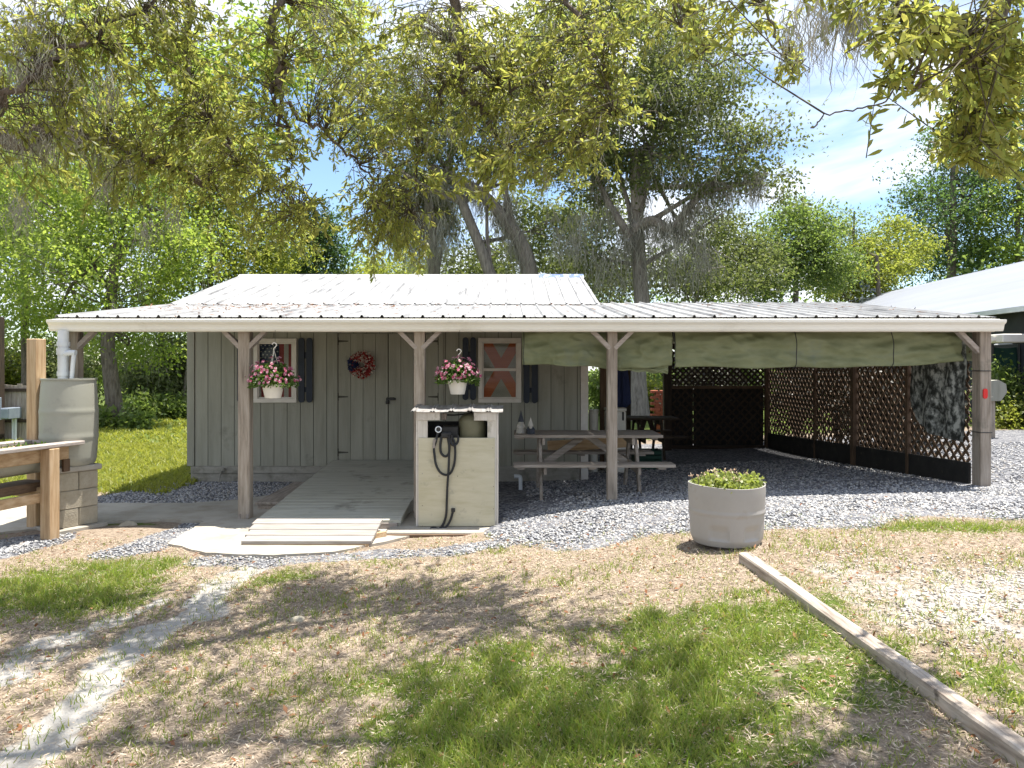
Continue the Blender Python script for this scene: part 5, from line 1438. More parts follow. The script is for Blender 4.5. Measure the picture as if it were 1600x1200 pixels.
G_L = 'woodland trees left of the shed'; G_R = 'woodland trees right of the shed'; G_B = 'tall trees behind the shed'
tree('oak_tree', 'thick dark-trunked tree on the lawn behind the rain barrel', base(180, 21.7), P(182, 380, 21.7), .25,
     [blob(180, 420, 21.7, 150, 90), blob(90, 330, 22.5, 120, 90), blob(250, 330, 22, 110, 90), blob(160, 240, 22, 130, 90), blob(200, 540, 22.2, 85, 38, 1.6), blob(90, 500, 23, 90, 50, 1.6)],
     'forest_leaf', .17, 26000, group=G_L, moss=120, mosslen=1.4)
tree('woodland_tree', 'slim bright green tree at the far left behind the meter boxes', base(40, 25), P(40, 330, 25), .16,
     [blob(40, 440, 25, 110, 110), blob(-40, 300, 26, 130, 120), blob(60, 220, 25, 110, 90)], 'forest_leaf', .19, 18000, group=G_L)
tree('woodland_tree', 'tall yellow-green tree above the left half of the shed roof', base(330, 28), P(330, 330, 28), .18,
     [blob(330, 400, 28, 110, 80), blob(390, 350, 29, 90, 70), blob(280, 300, 28, 100, 90), blob(340, 230, 28, 90, 80), blob(440, 400, 30, 60, 45)], 'yellow_leaf', .20, 22000, group=G_L)
tree('evergreen_tree', 'dark dense evergreen above the shed roof left of the big oaks', base(492, 34), P(492, 330, 34), .16,
     [blob(492, 400, 34, 42, 45), blob(495, 350, 34, 28, 35)], 'dark_leaf', .20, 7000, group=G_L, hollow=.5)
tree('woodland_tree', 'pale yellow-green tree low behind the shed ridge at left centre', base(570, 36), P(570, 420, 36), .14,
     [blob(570, 440, 36, 60, 32), blob(440, 430, 35, 50, 38), blob(630, 430, 38, 50, 30)], 'yellow_leaf', .22, 8000, group=G_L)
tree('woodland_tree', 'leafy tree behind the left edge of the porch roof', base(250, 31), P(250, 420, 31), .13,
     [blob(255, 560, 31, 80, 55), blob(130, 560, 32, 80, 60), blob(20, 580, 31, 80, 60)], 'forest_leaf', .21, 12000, group=G_L)
tree('woodland_tree', 'tall green tree filling the upper left background', base(-60, 30), P(-40, 200, 30), .25,
     [blob(0, 160, 30, 170, 110), blob(190, 130, 31, 150, 110), blob(370, 160, 32, 110, 110), blob(60, 330, 32, 130, 80), blob(480, 60, 33, 120, 90)], 'forest_leaf', .36, 20000, group=G_L)
# big mossy oaks
DO = 23.0
sk = []
for (x0, x1, y0, y1, D, n) in ((860, 940, 330, 400, 24, 50), (930, 1120, 380, 440, 23.5, 70), (640, 700, 330, 400, 25, 50), (1030, 1110, 320, 400, 22.5, 40), (880, 980, 360, 430, 26, 40)):
    sk.append(np.array([P(random.uniform(x0, x1), random.uniform(y0, y1), D + random.uniform(-1, 1)) for _ in range(n)]))
tree('live_oak', 'large mossy oak with a pale upright trunk behind the carport roof', base(993, DO), P(992, 235, DO), .33,
     [blob(1000, 190, DO, 130, 80), blob(1090, 250, DO - 1, 110, 60), blob(1170, 235, DO - 1.5, 80, 55), blob(1060, 130, DO, 130, 70), blob(930, 260, DO + 1, 90, 60), blob(1120, 340, DO + .5, 60, 45), blob(1200, 290, DO - 1, 50, 35),
      blob(960, 60, DO + 1, 160, 70), blob(1110, 420, DO + 2, 80, 40), blob(930, 400, DO + 2.5, 70, 50)],
     'oak_leaf', .17, 40000, 'bark_pale', G_B, moss=230, mosslen=1.1, skirts=np.concatenate([sk[0], sk[1], sk[3], sk[4]]), mossw=.035,
     forks=[([P(990, 360, DO), P(1020, 345, DO - .3), P(1048, 358, DO - .5), P(1080, 320, DO - .8), P(1120, 280, DO - 1)], .20), ([P(985, 370, DO), P(968, 345, DO), P(948, 310, DO + .4), P(930, 270, DO + .6)], .16),
            ([P(995, 330, DO), P(1010, 290, DO), P(1020, 220, DO)], .16), ([P(1100, 300, DO - 1), P(1150, 290, DO - 1.4), P(1200, 270, DO - 1.4)], .07)])
DL = 25.0
tree('live_oak', 'leaning mossy oak whose trunk curves left above the shed ridge', base(835, DL), P(700, 255, DL), .30,
     [blob(640, 230, DL, 110, 70), blob(760, 200, DL, 130, 80), blob(850, 220, DL + 1, 90, 70), blob(700, 130, DL, 150, 80), blob(860, 370, DL + 2, 70, 55), blob(760, 400, DL + 3, 55, 35), blob(560, 150, DL + 1, 100, 90), blob(840, 110, DL + 2, 120, 80)],
     'oak_leaf', .18, 27000, 'bark_pale', G_B, moss=180, mosslen=1.2, skirts=sk[2], mossw=.035,
     forks=[([P(830, 440, DL), P(818, 390, DL), P(790, 345, DL), P(755, 305, DL), P(715, 280, DL), P(670, 262, DL)], .30), ([P(800, 350, DL), P(790, 300, DL), P(790, 240, DL)], .14)])
tree('live_oak', 'grey moss-hung oak trunk behind the middle of the shed ridge', base(662, 27), P(668, 300, 27), .34,
     [blob(650, 290, 27.5, 60, 35), blob(690, 330, 28, 45, 30), blob(620, 330, 28, 40, 30)], 'oak_leaf', .18, 5000, 'bark_pale', G_B, moss=160, mosslen=2.4, mossw=.04)
tree('woodland_tree', 'leafy dark tree filling the gap between the mossy oaks', base(770, 33), P(770, 400, 33), .18,
     [blob(770, 410, 33, 70, 38), blob(700, 420, 33, 50, 30), blob(880, 370, 34, 60, 50), blob(930, 330, 34, 50, 50), blob(820, 330, 35, 50, 40)], 'oak_leaf', .25, 9000, group=G_B, clump=.5)
# right background
tree('woodland_tree', 'dense shady tree low behind the mossy oak and carport roof', base(1090, 30), P(1090, 420, 30), .18,
     [blob(1060, 430, 30, 70, 40), blob(1150, 420, 30, 70, 50), blob(960, 440, 31, 60, 36), blob(870, 430, 32, 60, 36), blob(1130, 370, 31, 50, 40)], 'oak_leaf', .20, 15000, group=G_B, clump=.5)
tree('woodland_tree', 'round bushy tree behind the carport roof beside the mossy oak', base(1245, 34), P(1245, 390, 34), .2,
     [blob(1240, 380, 34, 60, 55), blob(1270, 345, 35, 40, 40), blob(1200, 430, 33, 50, 45), blob(1290, 420, 34, 50, 40)], 'mid_leaf', .21, 17000, group=G_R)
tree('woodland_tree', 'yellow-green tree behind the weathervane', base(1370, 36), P(1370, 400, 36), .17,
     [blob(1360, 420, 38, 60, 45), blob(1400, 385, 39, 50, 40), blob(1310, 440, 37, 50, 35), blob(1320, 380, 40, 30, 30)], 'yellow_leaf', .22, 14000, group=G_R)
tree('woodland_tree', 'thin wispy tree standing against the sky gap', base(1335, 38), P(1335, 330, 38), .10,
     [blob(1335, 355, 38, 32, 40)], 'mid_leaf', .18, 900, group=G_R, clump=.6)
tree('woodland_tree', 'tall dense dark green tree beyond the pale roof', base(1490, 44), P(1490, 260, 44), .35,
     [blob(1490, 330, 44, 90, 70), blob(1450, 290, 44, 50, 45), blob(1540, 240, 45, 90, 90), blob(1580, 140, 46, 90, 90), blob(1530, 400, 46, 110, 45), blob(1430, 380, 43, 50, 45)], 'dark_leaf', .27, 26000, group=G_R, clump=.7)
tree('woodland_tree', 'bright lime green tree at the right edge above the pale roof', base(1590, 42), P(1590, 260, 42), .2,
     [blob(1575, 325, 42, 55, 45), blob(1620, 280, 42, 70, 60), blob(1600, 390, 42.5, 70, 30)], 'forest_leaf', .25, 10000, group=G_R, clump=.6)

# shrubs at the woodland edge
def shrub(name, label, px, D, rpx, hpx, leaf, n, size, group):
    x, y = base(px, D); z = g1(x, y); k = D / F; r = rpx * k; h = hpx * k
    t = Thing(name, label, 'shrub', (x, y, z), group)
    mb = MB()
    for q in range(5):
        an = random.uniform(0, 6.28); mb.tube([(x, y, z - .05), (x + r * .3 * math.cos(an), y + r * .3 * math.sin(an), z + h * .45), (x + r * .6 * math.cos(an), y + r * .6 * math.sin(an), z + h * .85)], [.05, .035, .015], 5)
    t.part('stems', mb, 'bark', smooth=True)['kind'] = 'stuff'
    nc = max(8, n // 60); d_ = rand_dirs(nc); CC = np.array([x, y, z + h * .5]) + d_ * (rng.random(nc) ** .45)[:, None] * [r, r, h * .5]
    pk = rng.integers(0, nc, n); C = CC[pk] + rng.normal(size=(n, 3)) * .22; C[:, 2] = np.maximum(C[:, 2], z + .02)
    s = size * rng.uniform(.7, 1.3, n); V, Fc = leaf_geo(C, rand_dirs(n), rand_dirs(n) + [0, 0, .8], s, s * .55)
    t.fast('foliage', V, Fc, leaf)
GS = 'shrubs along the woodland edge'
for i, (px, D, r, h, lf, n, lab) in enumerate((
    (-20, 27, 70, 120, 'yellow_leaf', 7000, 'tall yellowish shrub behind the meter boxes at the left edge'),
    (90, 28, 60, 110, 'bush_leaf', 6500, 'pale leafy shrub between the tall post and the rain barrel'),
    (225, 27, 45, 85, 'bush_leaf', 5500, 'pale twiggy shrub right of the dark tree trunk'),
    (275, 28, 40, 120, 'bush_leaf', 6000, 'pale tall shrub next to the left corner of the shed'),
    (222, 25, 22, 28, 'mid_leaf', 2000, 'low dark green bush at the lawn edge right of the tree trunk'),
    (265, 26, 36, 24, 'mid_leaf', 2500, 'low dark ground bush near the shed corner'),
    (160, 21.3, 16, 12, 'mid_leaf', 900, 'small plant at the foot of the tree, left side'),
    (208, 21.3, 20, 11, 'mid_leaf', 900, 'small plant at the foot of the tree, right side'),
    (330, 30, 60, 110, 'mid_leaf', 3500, 'green shrub hidden beside the shed end wall'),
    (1005, 24, 30, 50, 'yellow_leaf', 4500, 'sunlit yellow-green bush seen through the rear opening'),
    (950, 26, 40, 75, 'mid_leaf', 3500, 'leafy bush behind the folded umbrella'),
    (1060, 30, 70, 90, 'mid_leaf', 4000, 'dense bush behind the rear lattice'),
    (1180, 30, 60, 95, 'mid_leaf', 3500, 'bush behind the rear corner of the lattice'),
    (1300, 28, 80, 100, 'mid_leaf', 4500, 'wide bush seen through the side lattice'),
    (1440, 26, 80, 90, 'mid_leaf', 4500, 'bush behind the camouflage sheet'),
    (1566, 17.6, 22, 90, 'mid_leaf', 2600, 'leafy climber growing up the shade cloth screen'),
    (1576, 17.0, 14, 26, 'yellow_leaf', 900, 'small bright bush at the foot of the shade cloth screen'))):
    shrub('shrub', lab, px, D, r, h, lf, n, .16 if D > 20 else .10, GS)
for i, (X, Y, r_, h_, lab) in enumerate(((6.15, 11.9, .55, 1.9, 'shade-coloured bush added close to the middle of the side lattice'), (6.7, 13.2, .7, 2.1, 'shade-coloured bush added outside the third lattice bay'), (6.5, 14.7, .7, 2.2, 'shade-coloured bush added outside the rear lattice bay'),
        (6.2, 16.2, .8, 2.2, 'shade-coloured bush added outside the rear corner of the lattice'), (7.9, 14.6, .8, 2.0, 'shade-coloured bush added a step further from the side lattice'), (4.6, 17.2, .9, 2.0, 'shade-coloured bush added right behind the rear lattice'))):
    shrub('shrub', lab, 800 + X * F / Y, Y, r_ * F / Y, h_ * F / Y, 'shade_toned_leaf', 3600, .10, 'shade-coloured bushes added outside the carport lattice')  # row added to darken the lattice gaps, shade painted into the leaf colour
# slim woodland stems beside the shed corner
for px, D, r, lean, lab in ((243, 29, .06, 2, 'slim dark stem in the wood left of the shed corner'), (253, 30, .05, -3, 'thin dark sapling just right of the slim stem'), (283, 27.5, .06, 4, 'pale thin sapling nearest the shed corner')):
    x, y = base(px, D)
    t = Thing('sapling', lab, 'sapling', (x, y, 0), 'saplings at the woodland edge')
    t.part('stem', MB().tube(wander((x, y, -.1), P(px + lean * 3, 470, D), 5, .06), [r, r * .9, r * .8, r * .7, r * .5, r * .3], 7), 'bark_pale' if px == 283 else 'bark', smooth=True)
    n = 500; C = np.array(P(px + lean * 3, 490, D)) + rng.normal(size=(n, 3)) * .7
    V, Fc = leaf_geo(C, rand_dirs(n), rand_dirs(n), .15, .08); t.fast('crown', V, Fc, 'mid_leaf')
# far wood closing the view all round
def far_wood():
    n = 50000
    an = rng.uniform(R(-78), R(78), n); d = rng.uniform(46, 58, n)
    hmax = 5.5 + 5 * vnoise(an * 9, an * 0, 1.0, 40) + 4 * vnoise(an * 31, an * 0, 1.0, 41)
    hmax = hmax * np.interp(np.degrees(an), [-78, -12, -6, 6, 14, 78], [1.2, 1.1, .8, .75, .75, 1.1])
    z = rng.random(n) ** .8 * hmax
    C = np.stack([d * np.sin(an), d * np.cos(an), z], 1); cl = rng.integers(0, 1600, n)
    off = rng.normal(size=(1600, 3)) * [1.2, 1.2, .8]; C = C + off[cl] * .3
    V, Fc = leaf_geo(C, rand_dirs(n), rand_dirs(n) + [0, 0, .6], rng.uniform(.20, .36, n), rng.uniform(.13, .22, n))
    o = fast_mesh('far_woodland', V, Fc, 'mid_leaf'); tag(o, 'distant green woodland closing the view', 'woodland', kind='stuff')
far_wood()

# ------------------------------------------------------------------ the oak overhead, branches hanging into the top of the view
TB = (-6.6, 1.2)
oak = Thing('overhanging_oak', 'near oak whose olive leafy branches hang across the top of the view', 'tree', (TB[0], TB[1], g1(*TB)))
zt0 = g1(*TB)
otk = oak.part('trunk', MB().tube(smooth_path([Vector((TB[0], TB[1], zt0 - .2)), Vector((TB[0] + .05, TB[1] + .05, 2.2)), Vector((TB[0] + .3, TB[1] + .3, 4.4)), Vector((TB[0] + .8, TB[1] + .8, 6.4))]), [.5, .42, .40, .38, .38, .37, .36, .35, .34, .33, .32, .31, .29, .27, .25, .22], 14), 'bark', smooth=True)
T1 = Vector((TB[0] + .3, TB[1] + .3, 4.4)); T2 = Vector((TB[0] + .8, TB[1] + .8, 6.4))
def pl_(lst): return [P(a, b_, D) for a, b_, D in lst]
limbs = [
    ([T1, Vector((-5.2, 4.0, 4.0))] + pl_([(-60, 205, 5.4), (60, 203, 5.5), (150, 212, 5.6), (200, 235, 5.6), (260, 255, 5.7), (330, 290, 5.8)]), .10),
    ([T2, Vector((-4.4, 3.0, 6.0)), Vector((-3.0, 3.9, 5.5)), Vector((-2.0, 4.9, 5.4)), Vector((-.9, 5.0, 5.0)), Vector((0.0, 5.4, 4.9)), Vector((.7, 5.1, 4.6))], .10),
    ([T2, Vector((-4.2, 2.6, 7.2)), Vector((-2.2, 3.2, 7.3)), Vector((-.6, 3.8, 7.1)), Vector((.9, 3.7, 7.2)), Vector((2.0, 3.4, 6.9))], .08),  # unseen high limb, added to carry the shading sprays
    ([T2, Vector((-3.5, .6, 6.6)), Vector((-1.2, .6, 6.2)), Vector((.6, 1.4, 5.6)), Vector((1.6, 2.2, 4.9)), Vector((2.1, 2.8, 4.3))], .08),
    (pl_([(-30, 200, 4.6), (45, 125, 4.6), (95, 88, 4.6), (200, 25, 4.7), (330, -40, 4.9)]), .03),
    (pl_([(440, -70, 5.2), (425, 40, 5.2), (437, 100, 5.2), (430, 160, 5.3), (450, 210, 5.3), (455, 255, 5.4)]), .032),
    (pl_([(432, 140, 5.25), (460, 175, 5.3), (500, 200, 5.4), (540, 238, 5.5), (575, 272, 5.6), (600, 320, 5.7)]), .018),
    (pl_([(290, 60, 5.3), (300, 150, 5.3), (330, 190, 5.3), (355, 215, 5.4), (365, 245, 5.4), (420, 285, 5.5), (470, 330, 5.5)]), .02),
    (pl_([(690, -80, 5.6), (715, 60, 5.7), (725, 140, 5.7), (760, 175, 5.8), (775, 215, 5.8), (790, 250, 5.8)]), .045),
    (pl_([(715, 80, 5.7), (690, 150, 5.8), (670, 190, 5.9), (655, 240, 5.9), (640, 330, 6.0)]), .018),
    (pl_([(760, 140, 5.6), (800, 135, 5.5), (850, 150, 5.4), (900, 190, 5.3), (930, 230, 5.2)]), .018),
    (pl_([(880, -60, 5.0), (900, 40, 5.0), (940, 110, 4.9), (960, 180, 4.9)]), .022),
    (pl_([(1380, -90, 2.66), (1398, -10, 2.59), (1408, 25, 2.52), (1412, 60, 2.52), (1430, 100, 2.52), (1442, 150, 2.52)]), .016),
    (pl_([(1408, 22, 2.52), (1450, 30, 2.59), (1490, 55, 2.66), (1510, 100, 2.66)]), .012),
    (pl_([(1600, -60, 3.26), (1560, 40, 3.26), (1530, 110, 3.26), (1510, 180, 3.33), (1500, 240, 3.40)]), .022),
    (pl_([(1180, -60, 4.0), (1200, 20, 4.0), (1215, 60, 4.0), (1232, 100, 3.9), (1240, 130, 3.9)]), .010),
    (pl_([(1050, -80, 4.6), (1060, 10, 4.6), (1080, 60, 4.5), (1110, 100, 4.5)]), .014),
    (pl_([(1420, 70, 2.52), (1390, 150, 2.66), (1340, 170, 2.81), (1290, 180, 2.81), (1270, 200, 2.81)]), .004),
]
mb = MB(); nodes = []
for pts, r_ in limbs:
    pp = smooth_path(pts, 6)
    jit = [p + Vector(rng.normal(size=3) * min(.02, r_)) for p in pp]
    mb.tube(jit, [max(.003, r_ * (1 - .75 * i / (len(pp) - 1))) for i in range(len(pp))], 7); nodes += jit
# hanger links to the main limb above the frame
for pts, r_ in limbs[4:]:
    a = pts[0]; best = min((p for p in nodes if p.z > a.z + .05), key=lambda p: (p - a).length, default=None)
    if r_ > .008 and best is not None and (best - a).length < 1.7: mb.tube(smooth_path([a, a * .6 + best * .4 + Vector((.05, .06, .16)), best], 5), r_ * 1.15, 6)
oak.part('limbs', mb, 'bark', otk, smooth=True)['kind'] = 'stuff'
nodes = np.array([tuple(p) for p in nodes])
# leafy sprays: (px, py, rx, ry, depth, count)
SP = [(30, 60, 90, 90, 4.9, 110), (150, 60, 110, 90, 5.0, 150), (290, 70, 110, 100, 5.2, 170), (90, 190, 110, 80, 5.2, 110), (230, 190, 110, 80, 5.4, 150), (350, 180, 90, 80, 5.4, 110),
      (140, 280, 120, 45, 5.7, 75), (290, 270, 100, 60, 5.6, 120), (400, 310, 80, 70, 5.6, 115), (480, 350, 50, 55, 5.7, 60), (440, 80, 60, 100, 5.3, 55), (450, 230, 60, 60, 5.4, 40), (520, 60, 60, 80, 5.5, 70), (530, 190, 50, 60, 5.5, 40),
      (610, 80, 90, 90, 5.6, 140), (640, 190, 80, 80, 5.8, 120), (600, 330, 60, 55, 5.9, 80), (625, 385, 60, 38, 6.0, 60), (560, 380, 30, 35, 5.9, 20), (740, 80, 110, 90, 5.6, 170), (770, 190, 110, 80, 5.7, 170), (760, 280, 100, 38, 5.8, 85), (860, 80, 100, 90, 5.3, 150),
      (890, 190, 90, 70, 5.3, 130), (870, 270, 80, 35, 5.4, 55), (960, 120, 45, 90, 5.0, 60), (1000, 50, 70, 60, 4.8, 55), (1090, 20, 70, 45, 4.5, 38), (1180, 20, 60, 40, 4.2, 26), (1240, 105, 36, 34, 3.9, 18), (1120, 80, 36, 26, 4.3, 10),
      (1300, 15, 60, 30, 3.9, 22), (1400, 60, 55, 55, 3.4, 30), (1470, 60, 50, 50, 3.6, 34), (1370, 130, 22, 18, 3.5, 6), (1440, 150, 20, 18, 3.5, 6), (1550, 60, 70, 70, 4.2, 85), (1530, 170, 50, 60, 4.4, 62), (1490, 235, 42, 28, 4.6, 24), (1560, 255, 36, 24, 4.6, 22), (1610, 130, 50, 110, 4.2, 45)]
CL = []
for (px, py, rx, ry, D, k) in SP:
    for _ in range(k):
        a, b_ = rng.normal(size=2) * .55
        if rng.random() < .16: continue
        if px > 1250: D2 = D * .74 + rng.normal() * .2
        else: D2 = D + rng.normal() * .45
        CL.append(P(px + rx * a, py + ry * b_, D2))
# unseen crown above and behind the frame, added to shade lawn and near leaves
for (x, y, z, rx, ry, rz, k) in ((-3.4, 4.6, 5.2, 1.5, 1.0, .4, 130), (-1.2, 5.0, 5.3, 1.4, .8, .4, 120), (.8, 4.4, 5.3, 1.2, .8, .4, 80), (-5.6, 3.6, 4.6, 1.2, 1.4, .7, 170), (-1.0, 2.2, 5.4, 1.6, 1.0, .5, 130), (1.2, 2.0, 5.2, 1.2, .8, .5, 90), (-4.0, 1.6, 5.6, 1.6, 1.4, .6, 130),
        (.2, 4.15, 7.1, 1.5, .7, .3, 330), (1.7, 3.8, 7.1, 1.0, .6, .3, 190), (-1.6, 3.7, 7.2, 1.2, .7, .3, 170), (.4, 3.1, 7.2, 1.4, .4, .3, 120), (2.35, 2.95, 4.5, .95, .55, .3, 210)):
    q = rng.normal(size=(k, 3)) * .55 * [rx, ry, rz] + [x, y, z]
    CL += [Vector(v) for v in q]
CLa = np.array([tuple(c) for c in CL]); CLa = CLa[CLa[:, 2] > 2.1]
nc = len(CLa)
dist = np.linalg.norm(CLa[:, None] - nodes[None], axis=2); ni = dist.argmin(1); dn_ = dist.min(1)
dirn = unit(CLa - nodes[ni]); dirn[:, 2] -= .35; dirn = unit(dirn + rand_dirs(nc) * .55)
tw0 = CLa - dirn * rng.uniform(.12, .26, nc)[:, None]
geo = [np_tubes(tw0, CLa, .0026, .0014)]
far_ = (dn_ < 1.0) & (dn_ > .22)
mid_ = (nodes[ni] + tw0) / 2 + [0, 0, .06] + rng.normal(size=(nc, 3)) * .05
geo.append(np_tubes(nodes[ni][far_], tw0[far_], .0042, .0026, 3, mid_[far_]))
V, Fc = cat(geo); oak.fast('twigs', V, Fc, 'twig', kind='stuff')
per = 22
tt_ = rng.random((nc, per)) ** .6 * 1.15 - .2
C = (tw0[:, None] + (CLa - tw0)[:, None] * tt_[..., None]).reshape(-1, 3); A = np.repeat(dirn, per, 0) * .9 + rand_dirs(nc * per) * .95 + [0, 0, -.25]
Nn = rand_dirs(nc * per) + [0, 0, .7]; Ls = rng.uniform(.032, .070, nc * per)
V, Fc = leaf_geo(C, A, Nn, Ls, Ls * rng.uniform(.22, .31, nc * per), True); oak.fast('crown', V, Fc, 'canopy_leaf', smooth=True)
# moss on the near limbs
ms = []
for (px, py, rx, ry, D, k) in ((30, 60, 60, 70, 4.8, 60), (110, 110, 60, 60, 4.9, 40), (60, 215, 90, 16, 5.5, 60), (180, 225, 60, 18, 5.6, 36), (205, 255, 12, 16, 5.6, 14), (225, 355, 6, 8, 5.7, 6), (275, 330, 8, 10, 5.7, 6), (165, 280, 12, 14, 5.6, 10), (30, 320, 16, 22, 5.6, 14), (670, 50, 40, 40, 5.5, 22), (530, 20, 40, 26, 5.3, 12),
                              (1310, 15, 45, 18, 3.0, 26), (640, 200, 60, 60, 5.7, 18), (1250, 30, 40, 25, 4.0, 10), (800, 200, 80, 60, 5.6, 16), (560, 120, 50, 50, 5.5, 12)):
    ms.append(np.array([P(px + rng.normal() * rx * .6, py + rng.normal() * ry * .6, D + rng.normal() * .25) for _ in range(k)]))
ms = np.concatenate(ms); B = np.repeat(ms, 9, 0) + rng.normal(size=(len(ms) * 9, 3)) * [.03, .03, .03]
ln = np.repeat(rng.uniform(.08, .34, len(ms)), 9) * rng.uniform(.5, 1.1, len(B))
oak.fast('spanish_moss', *strands(B, ln, rng.uniform(.003, .007, len(B)), 6, .38), 'moss', kind='stuff')

# ------------------------------------------------------------------ ground cover
SLABN = np.array(SLABW)
def blocked(x, y):
    b_ = in_poly(x, y, SLABW)
    b_ |= (x > -2.8) & (x < -1.15) & (y > 7.2) & (y < 11.5)
    b_ |= (x > padX0 - .02) & (x < padX1 + .02) & (y > 7.66) & (y < 8.8)
    b_ |= (x > XL) & (x < XR) & (y > YW - .02) & (y < 16.7)
    b_ |= np.hypot(x - PX_, y - PY_) < .27
    b_ |= np.hypot(x - BX, y - BY) < .30
    b_ |= (x > -3.15) & (x < -2.75) & (y > 8.95) & (y < 10.65)
    return b_

def gravel(n, x0, x1, y0, y1, smin, smax):
    x = rng.uniform(x0, x1, n); y = rng.uniform(y0, y1, n); _, g, _ = masks(x, y)
    ok = (rng.random(n) < g ** 1.5) & ~blocked(x, y); x, y = x[ok], y[ok]; n = len(x)
    s = rng.uniform(smin, smax, n)[:, None]
    C = np.stack([x, y, gz(x, y) + .004], 1)
    a = rng.uniform(0, 2 * math.pi, n); ux_ = np.stack([np.cos(a), np.sin(a), rng.normal(size=n) * .2], 1); uy_ = np.stack([-np.sin(a), np.cos(a), rng.normal(size=n) * .2], 1); uz_ = np.cross(ux_, uy_)
    j = lambda: rng.uniform(.7, 1.25, n)[:, None]
    V = np.stack([C + ux_ * s * j() * 1.15, C - ux_ * s * j() * 1.15, C + uy_ * s * j() * .85, C - uy_ * s * j() * .85, C + uz_ * s * j() * .62 + ux_ * s * .2, C - uz_ * s * .5], 1)
    f = np.array([(0, 2, 4), (2, 1, 4), (1, 3, 4), (3, 0, 4), (2, 0, 5), (1, 2, 5), (3, 1, 5), (0, 3, 5)])
    return V.reshape(-1, 3), (f[None] + (np.arange(n) * 6)[:, None, None]).reshape(-1, 3)
V, Fc = cat([gravel(38000, -.5, 7.5, 5.6, 8.6, .008, .023), gravel(13000, .2, 5.3, 8.6, 13, .010, .024), gravel(9000, 5.4, 11, 6, 14, .016, .03), gravel(8500, -5.9, -2.5, 9.1, 11.5, .012, .027),
             gravel(14000, -5.4, -.2, 6.2, 8.3, .008, .020), gravel(5000, -6.5, -4.8, 6.6, 8.2, .014, .03)])
o = fast_mesh('gravel', V, Fc, 'gravel_stone'); tag(o, 'grey crushed stone gravel under and before the carport', 'gravel', kind='stuff')

def pebbles(n):
    x = rng.uniform(2.0, 5.5, n); y = rng.uniform(3.0, 6.4, n); sd_, _, _ = masks(x, y); ok = rng.random(n) < sd_; x, y = x[ok], y[ok]; n = len(x)
    C = np.stack([x, y, gz(x, y) + .002], 1); s_ = rng.uniform(.006, .016, n)[:, None]; d1 = unit(rng.normal(size=(n, 3)) * [1, 1, .2]); d2 = unit(np.cross(d1, [0, 0, 1])); d3 = np.cross(d1, d2) * -1
    V = np.stack([C + d1 * s_ * 1.2, C - d1 * s_ * 1.1, C + d2 * s_ * .9, C - d2 * s_ * .8, C + d3 * s_ * .6, C - d3 * s_ * .5], 1)
    f = np.array([(0, 2, 4), (2, 1, 4), (1, 3, 4), (3, 0, 4), (2, 0, 5), (1, 2, 5), (3, 1, 5), (0, 3, 5)])
    return V.reshape(-1, 3), (f[None] + (np.arange(n) * 6)[:, None, None]).reshape(-1, 3)
o = fast_mesh('pale_pebbles', *pebbles(11000), 'pale_stone'); tag(o, 'pale sandy pebbles scattered right of the timber', 'pebbles', kind='stuff')

def blades(n, x0, x1, y0, y1, h0, h1, w, power=1.3, floor_=0.0, ntuft=6):
    m_ = n // ntuft
    x = rng.uniform(x0, x1, m_); y = y0 + (y1 - y0) * rng.random(m_) ** 1.0
    _, g, gn = masks(x, y)
    ok = (rng.random(m_) < np.maximum(gn ** power, floor_) * (1 - .75 * g * (gn < .5))) & ~blocked(x, y)
    x, y, gn = x[ok], y[ok], gn[ok]
    x = np.repeat(x, ntuft) + rng.normal(size=len(x) * ntuft) * .022; y = np.repeat(y, ntuft) + rng.normal(size=len(y) * ntuft) * .022; gn = np.repeat(gn, ntuft); n = len(x)
    ok = ~blocked(x, y); x, y, gn = x[ok], y[ok], gn[ok]; n = len(x)
    C = np.stack([x, y, gz(x, y) - .006], 1); a = rng.uniform(0, 2 * math.pi, n); S = np.stack([np.cos(a), np.sin(a), np.zeros(n)], 1)
    ln = rng.normal(size=(n, 2)) * .42; D_ = np.stack([ln[:, 0], ln[:, 1], np.ones(n)], 1)
    h = (rng.uniform(h0, h1, n) * (.65 + .5 * gn))[:, None]; w = np.asarray(w) * rng.uniform(.7, 1.3, n)[:, None]
    mid = C + D_ * h * .55; tip = C + D_ * h * [1.55, 1.55, 1] * [1, 1, .95]
    V = np.stack([C - S * w / 2, C + S * w / 2, mid + S * w * .38, mid - S * w * .38, tip], 1)
    f = np.array([(0, 1, 2), (0, 2, 3), (3, 2, 4)])
    return V.reshape(-1, 3), (f[None] + (np.arange(n) * 5)[:, None, None]).reshape(-1, 3)
V, Fc = cat([blades(140000, -4.2, 4.2, 2.1, 4.6, .022, .068, .0045, 1.25), blades(140000, -6, 6, 4.4, 7.8, .028, .07, .0058, 1.3), blades(60000, -4.6, 4.6, 2.1, 6.8, .028, .08, .0048, 1.3, .34, 3), blades(9000, 6, 15, 5, 22, .06, .12, .02, 1.2)])
o = fast_mesh('grass', V, Fc, 'grass_blade'); tag(o, 'patchy green lawn grass in the foreground', 'grass', kind='stuff')

V, Fc = cat([blades(34000, -9.5, -4.8, 10, 17, .05, .10, .018, 1.0), blades(15000, -14, -4.8, 16, 25, .06, .12, .034, 1.0)])
o = fast_mesh('lawn_grass', V, Fc, 'lawn_blade'); tag(o, 'sunlit yellow-green lawn left of the shed', 'grass', kind='stuff')

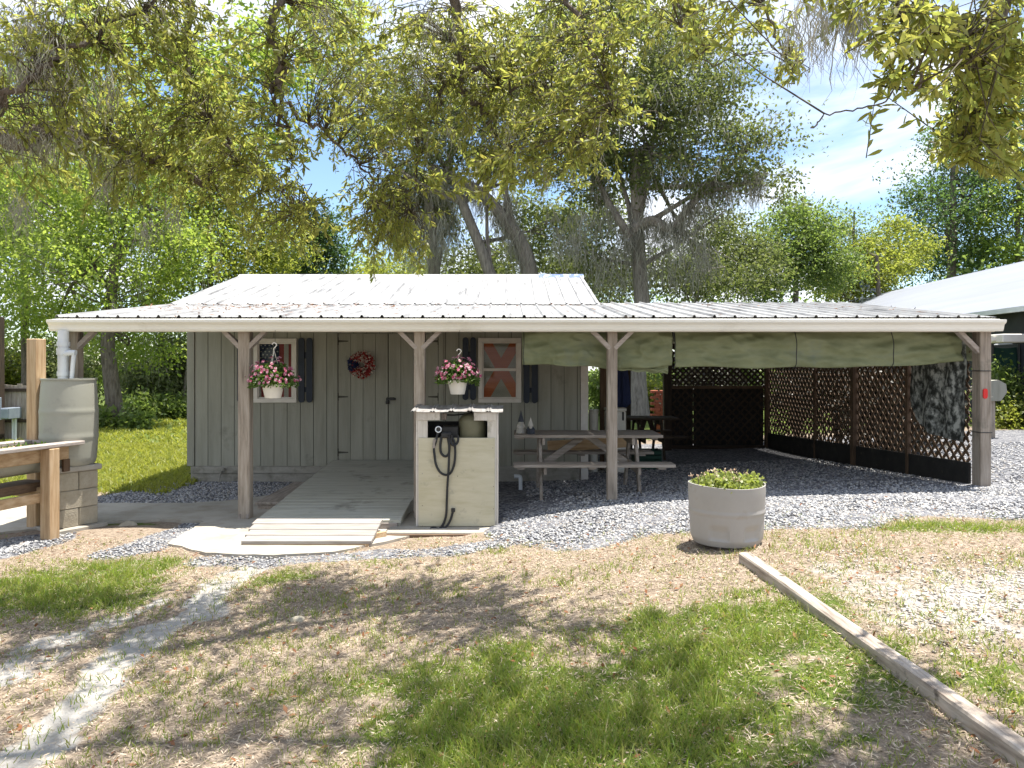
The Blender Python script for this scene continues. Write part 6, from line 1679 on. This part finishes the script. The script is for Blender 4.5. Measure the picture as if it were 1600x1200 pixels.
def litter(n, x0, x1, y0, y1, l0, l1, asp, m, name, label, keep=1.0, lift=.006):
    x = rng.uniform(x0, x1, n); y = rng.uniform(y0, y1, n); s_, g, gn = masks(x, y)
    ok = (rng.random(n) < keep * (1 - .88 * s_) * (1 - .85 * g) * (1 - .45 * gn)) & ~blocked(x, y); x, y = x[ok], y[ok]; n = len(x)
    C = np.stack([x, y, gz(x, y) + (vnoise(x, y, 2.2, 7) - .5) * .03 + (vnoise(x, y, 6, 8) - .5) * .016 + lift * rng.random(n)], 1)
    A = rand_dirs(n) * [1, 1, .28]; N_ = rand_dirs(n) * .45 + [0, 0, 1]
    L_ = rng.uniform(l0, l1, n); V, Fc = leaf_geo(C, A, N_, L_, L_ * asp)
    o = fast_mesh(name, V, Fc, m); tag(o, label, 'leaf litter', kind='stuff')
litter(205000, -4.6, 4.8, 2.1, 7.6, .014, .042, .16, 'straw', 'straw_litter', 'dry tan straw and shredded leaf litter over the lawn', 1.0, .014)
litter(5200, -5.5, 6.0, 2.1, 7.9, .03, .055, .40, 'dead_leaf', 'fallen_leaves', 'scattered brown fallen oak leaves on the ground', .8, .014)
# leaves lying on the porch roof
n = 520
x = np.where(rng.random(n) < .65, rng.normal(-3.6, .9, n), rng.uniform(-4.9, 5.2, n)); t_ = np.clip(np.where(rng.random(n) < .7, rng.normal(.72, .2, n), rng.random(n)), .02, .97)
x = np.clip(x, -5.0, 5.3); C = np.stack([x, YE + (YB - YE) * t_, ZE + (ZB - ZE) * t_ + .012 + .012 * rng.random(n)], 1)
V, Fc = leaf_geo(C, rand_dirs(n) * [1, 1, .15], rand_dirs(n) * .3 + [0, 0, 1], rng.uniform(.04, .11, n), rng.uniform(.012, .03, n))
o = fast_mesh('roof_leaves', V, Fc, 'dead_leaf'); tag(o, 'brown leaves and pine straw lying on the porch roof', 'leaf litter', kind='stuff')
# fallen stone in the lawn
for (px, py, r_, lab) in ((465, 970, .05, 'pale half-buried stone in the dry lawn'), (200, 822, .09, 'rounded tan rock by the concrete path')):
    x, y = px2g(px, py); z = g1(x, y)
    mb = MB(); mb.lathe([(0, -.4 * r_), (r_ * .9, -.3 * r_), (r_, .1 * r_), (r_ * .75, .42 * r_), (r_ * .3, .6 * r_), (0, .62 * r_)], (x, y, z), 14, lambda t_, rr, zz: (rr * (1 + .15 * math.sin(3 * t_ + r_ * 90) + .08 * math.sin(5 * t_)), zz))
    o = build('rock', mb, 'block', (x, y, z), smooth=True); o.location = (x, y, z); tag(o, lab, 'rock')
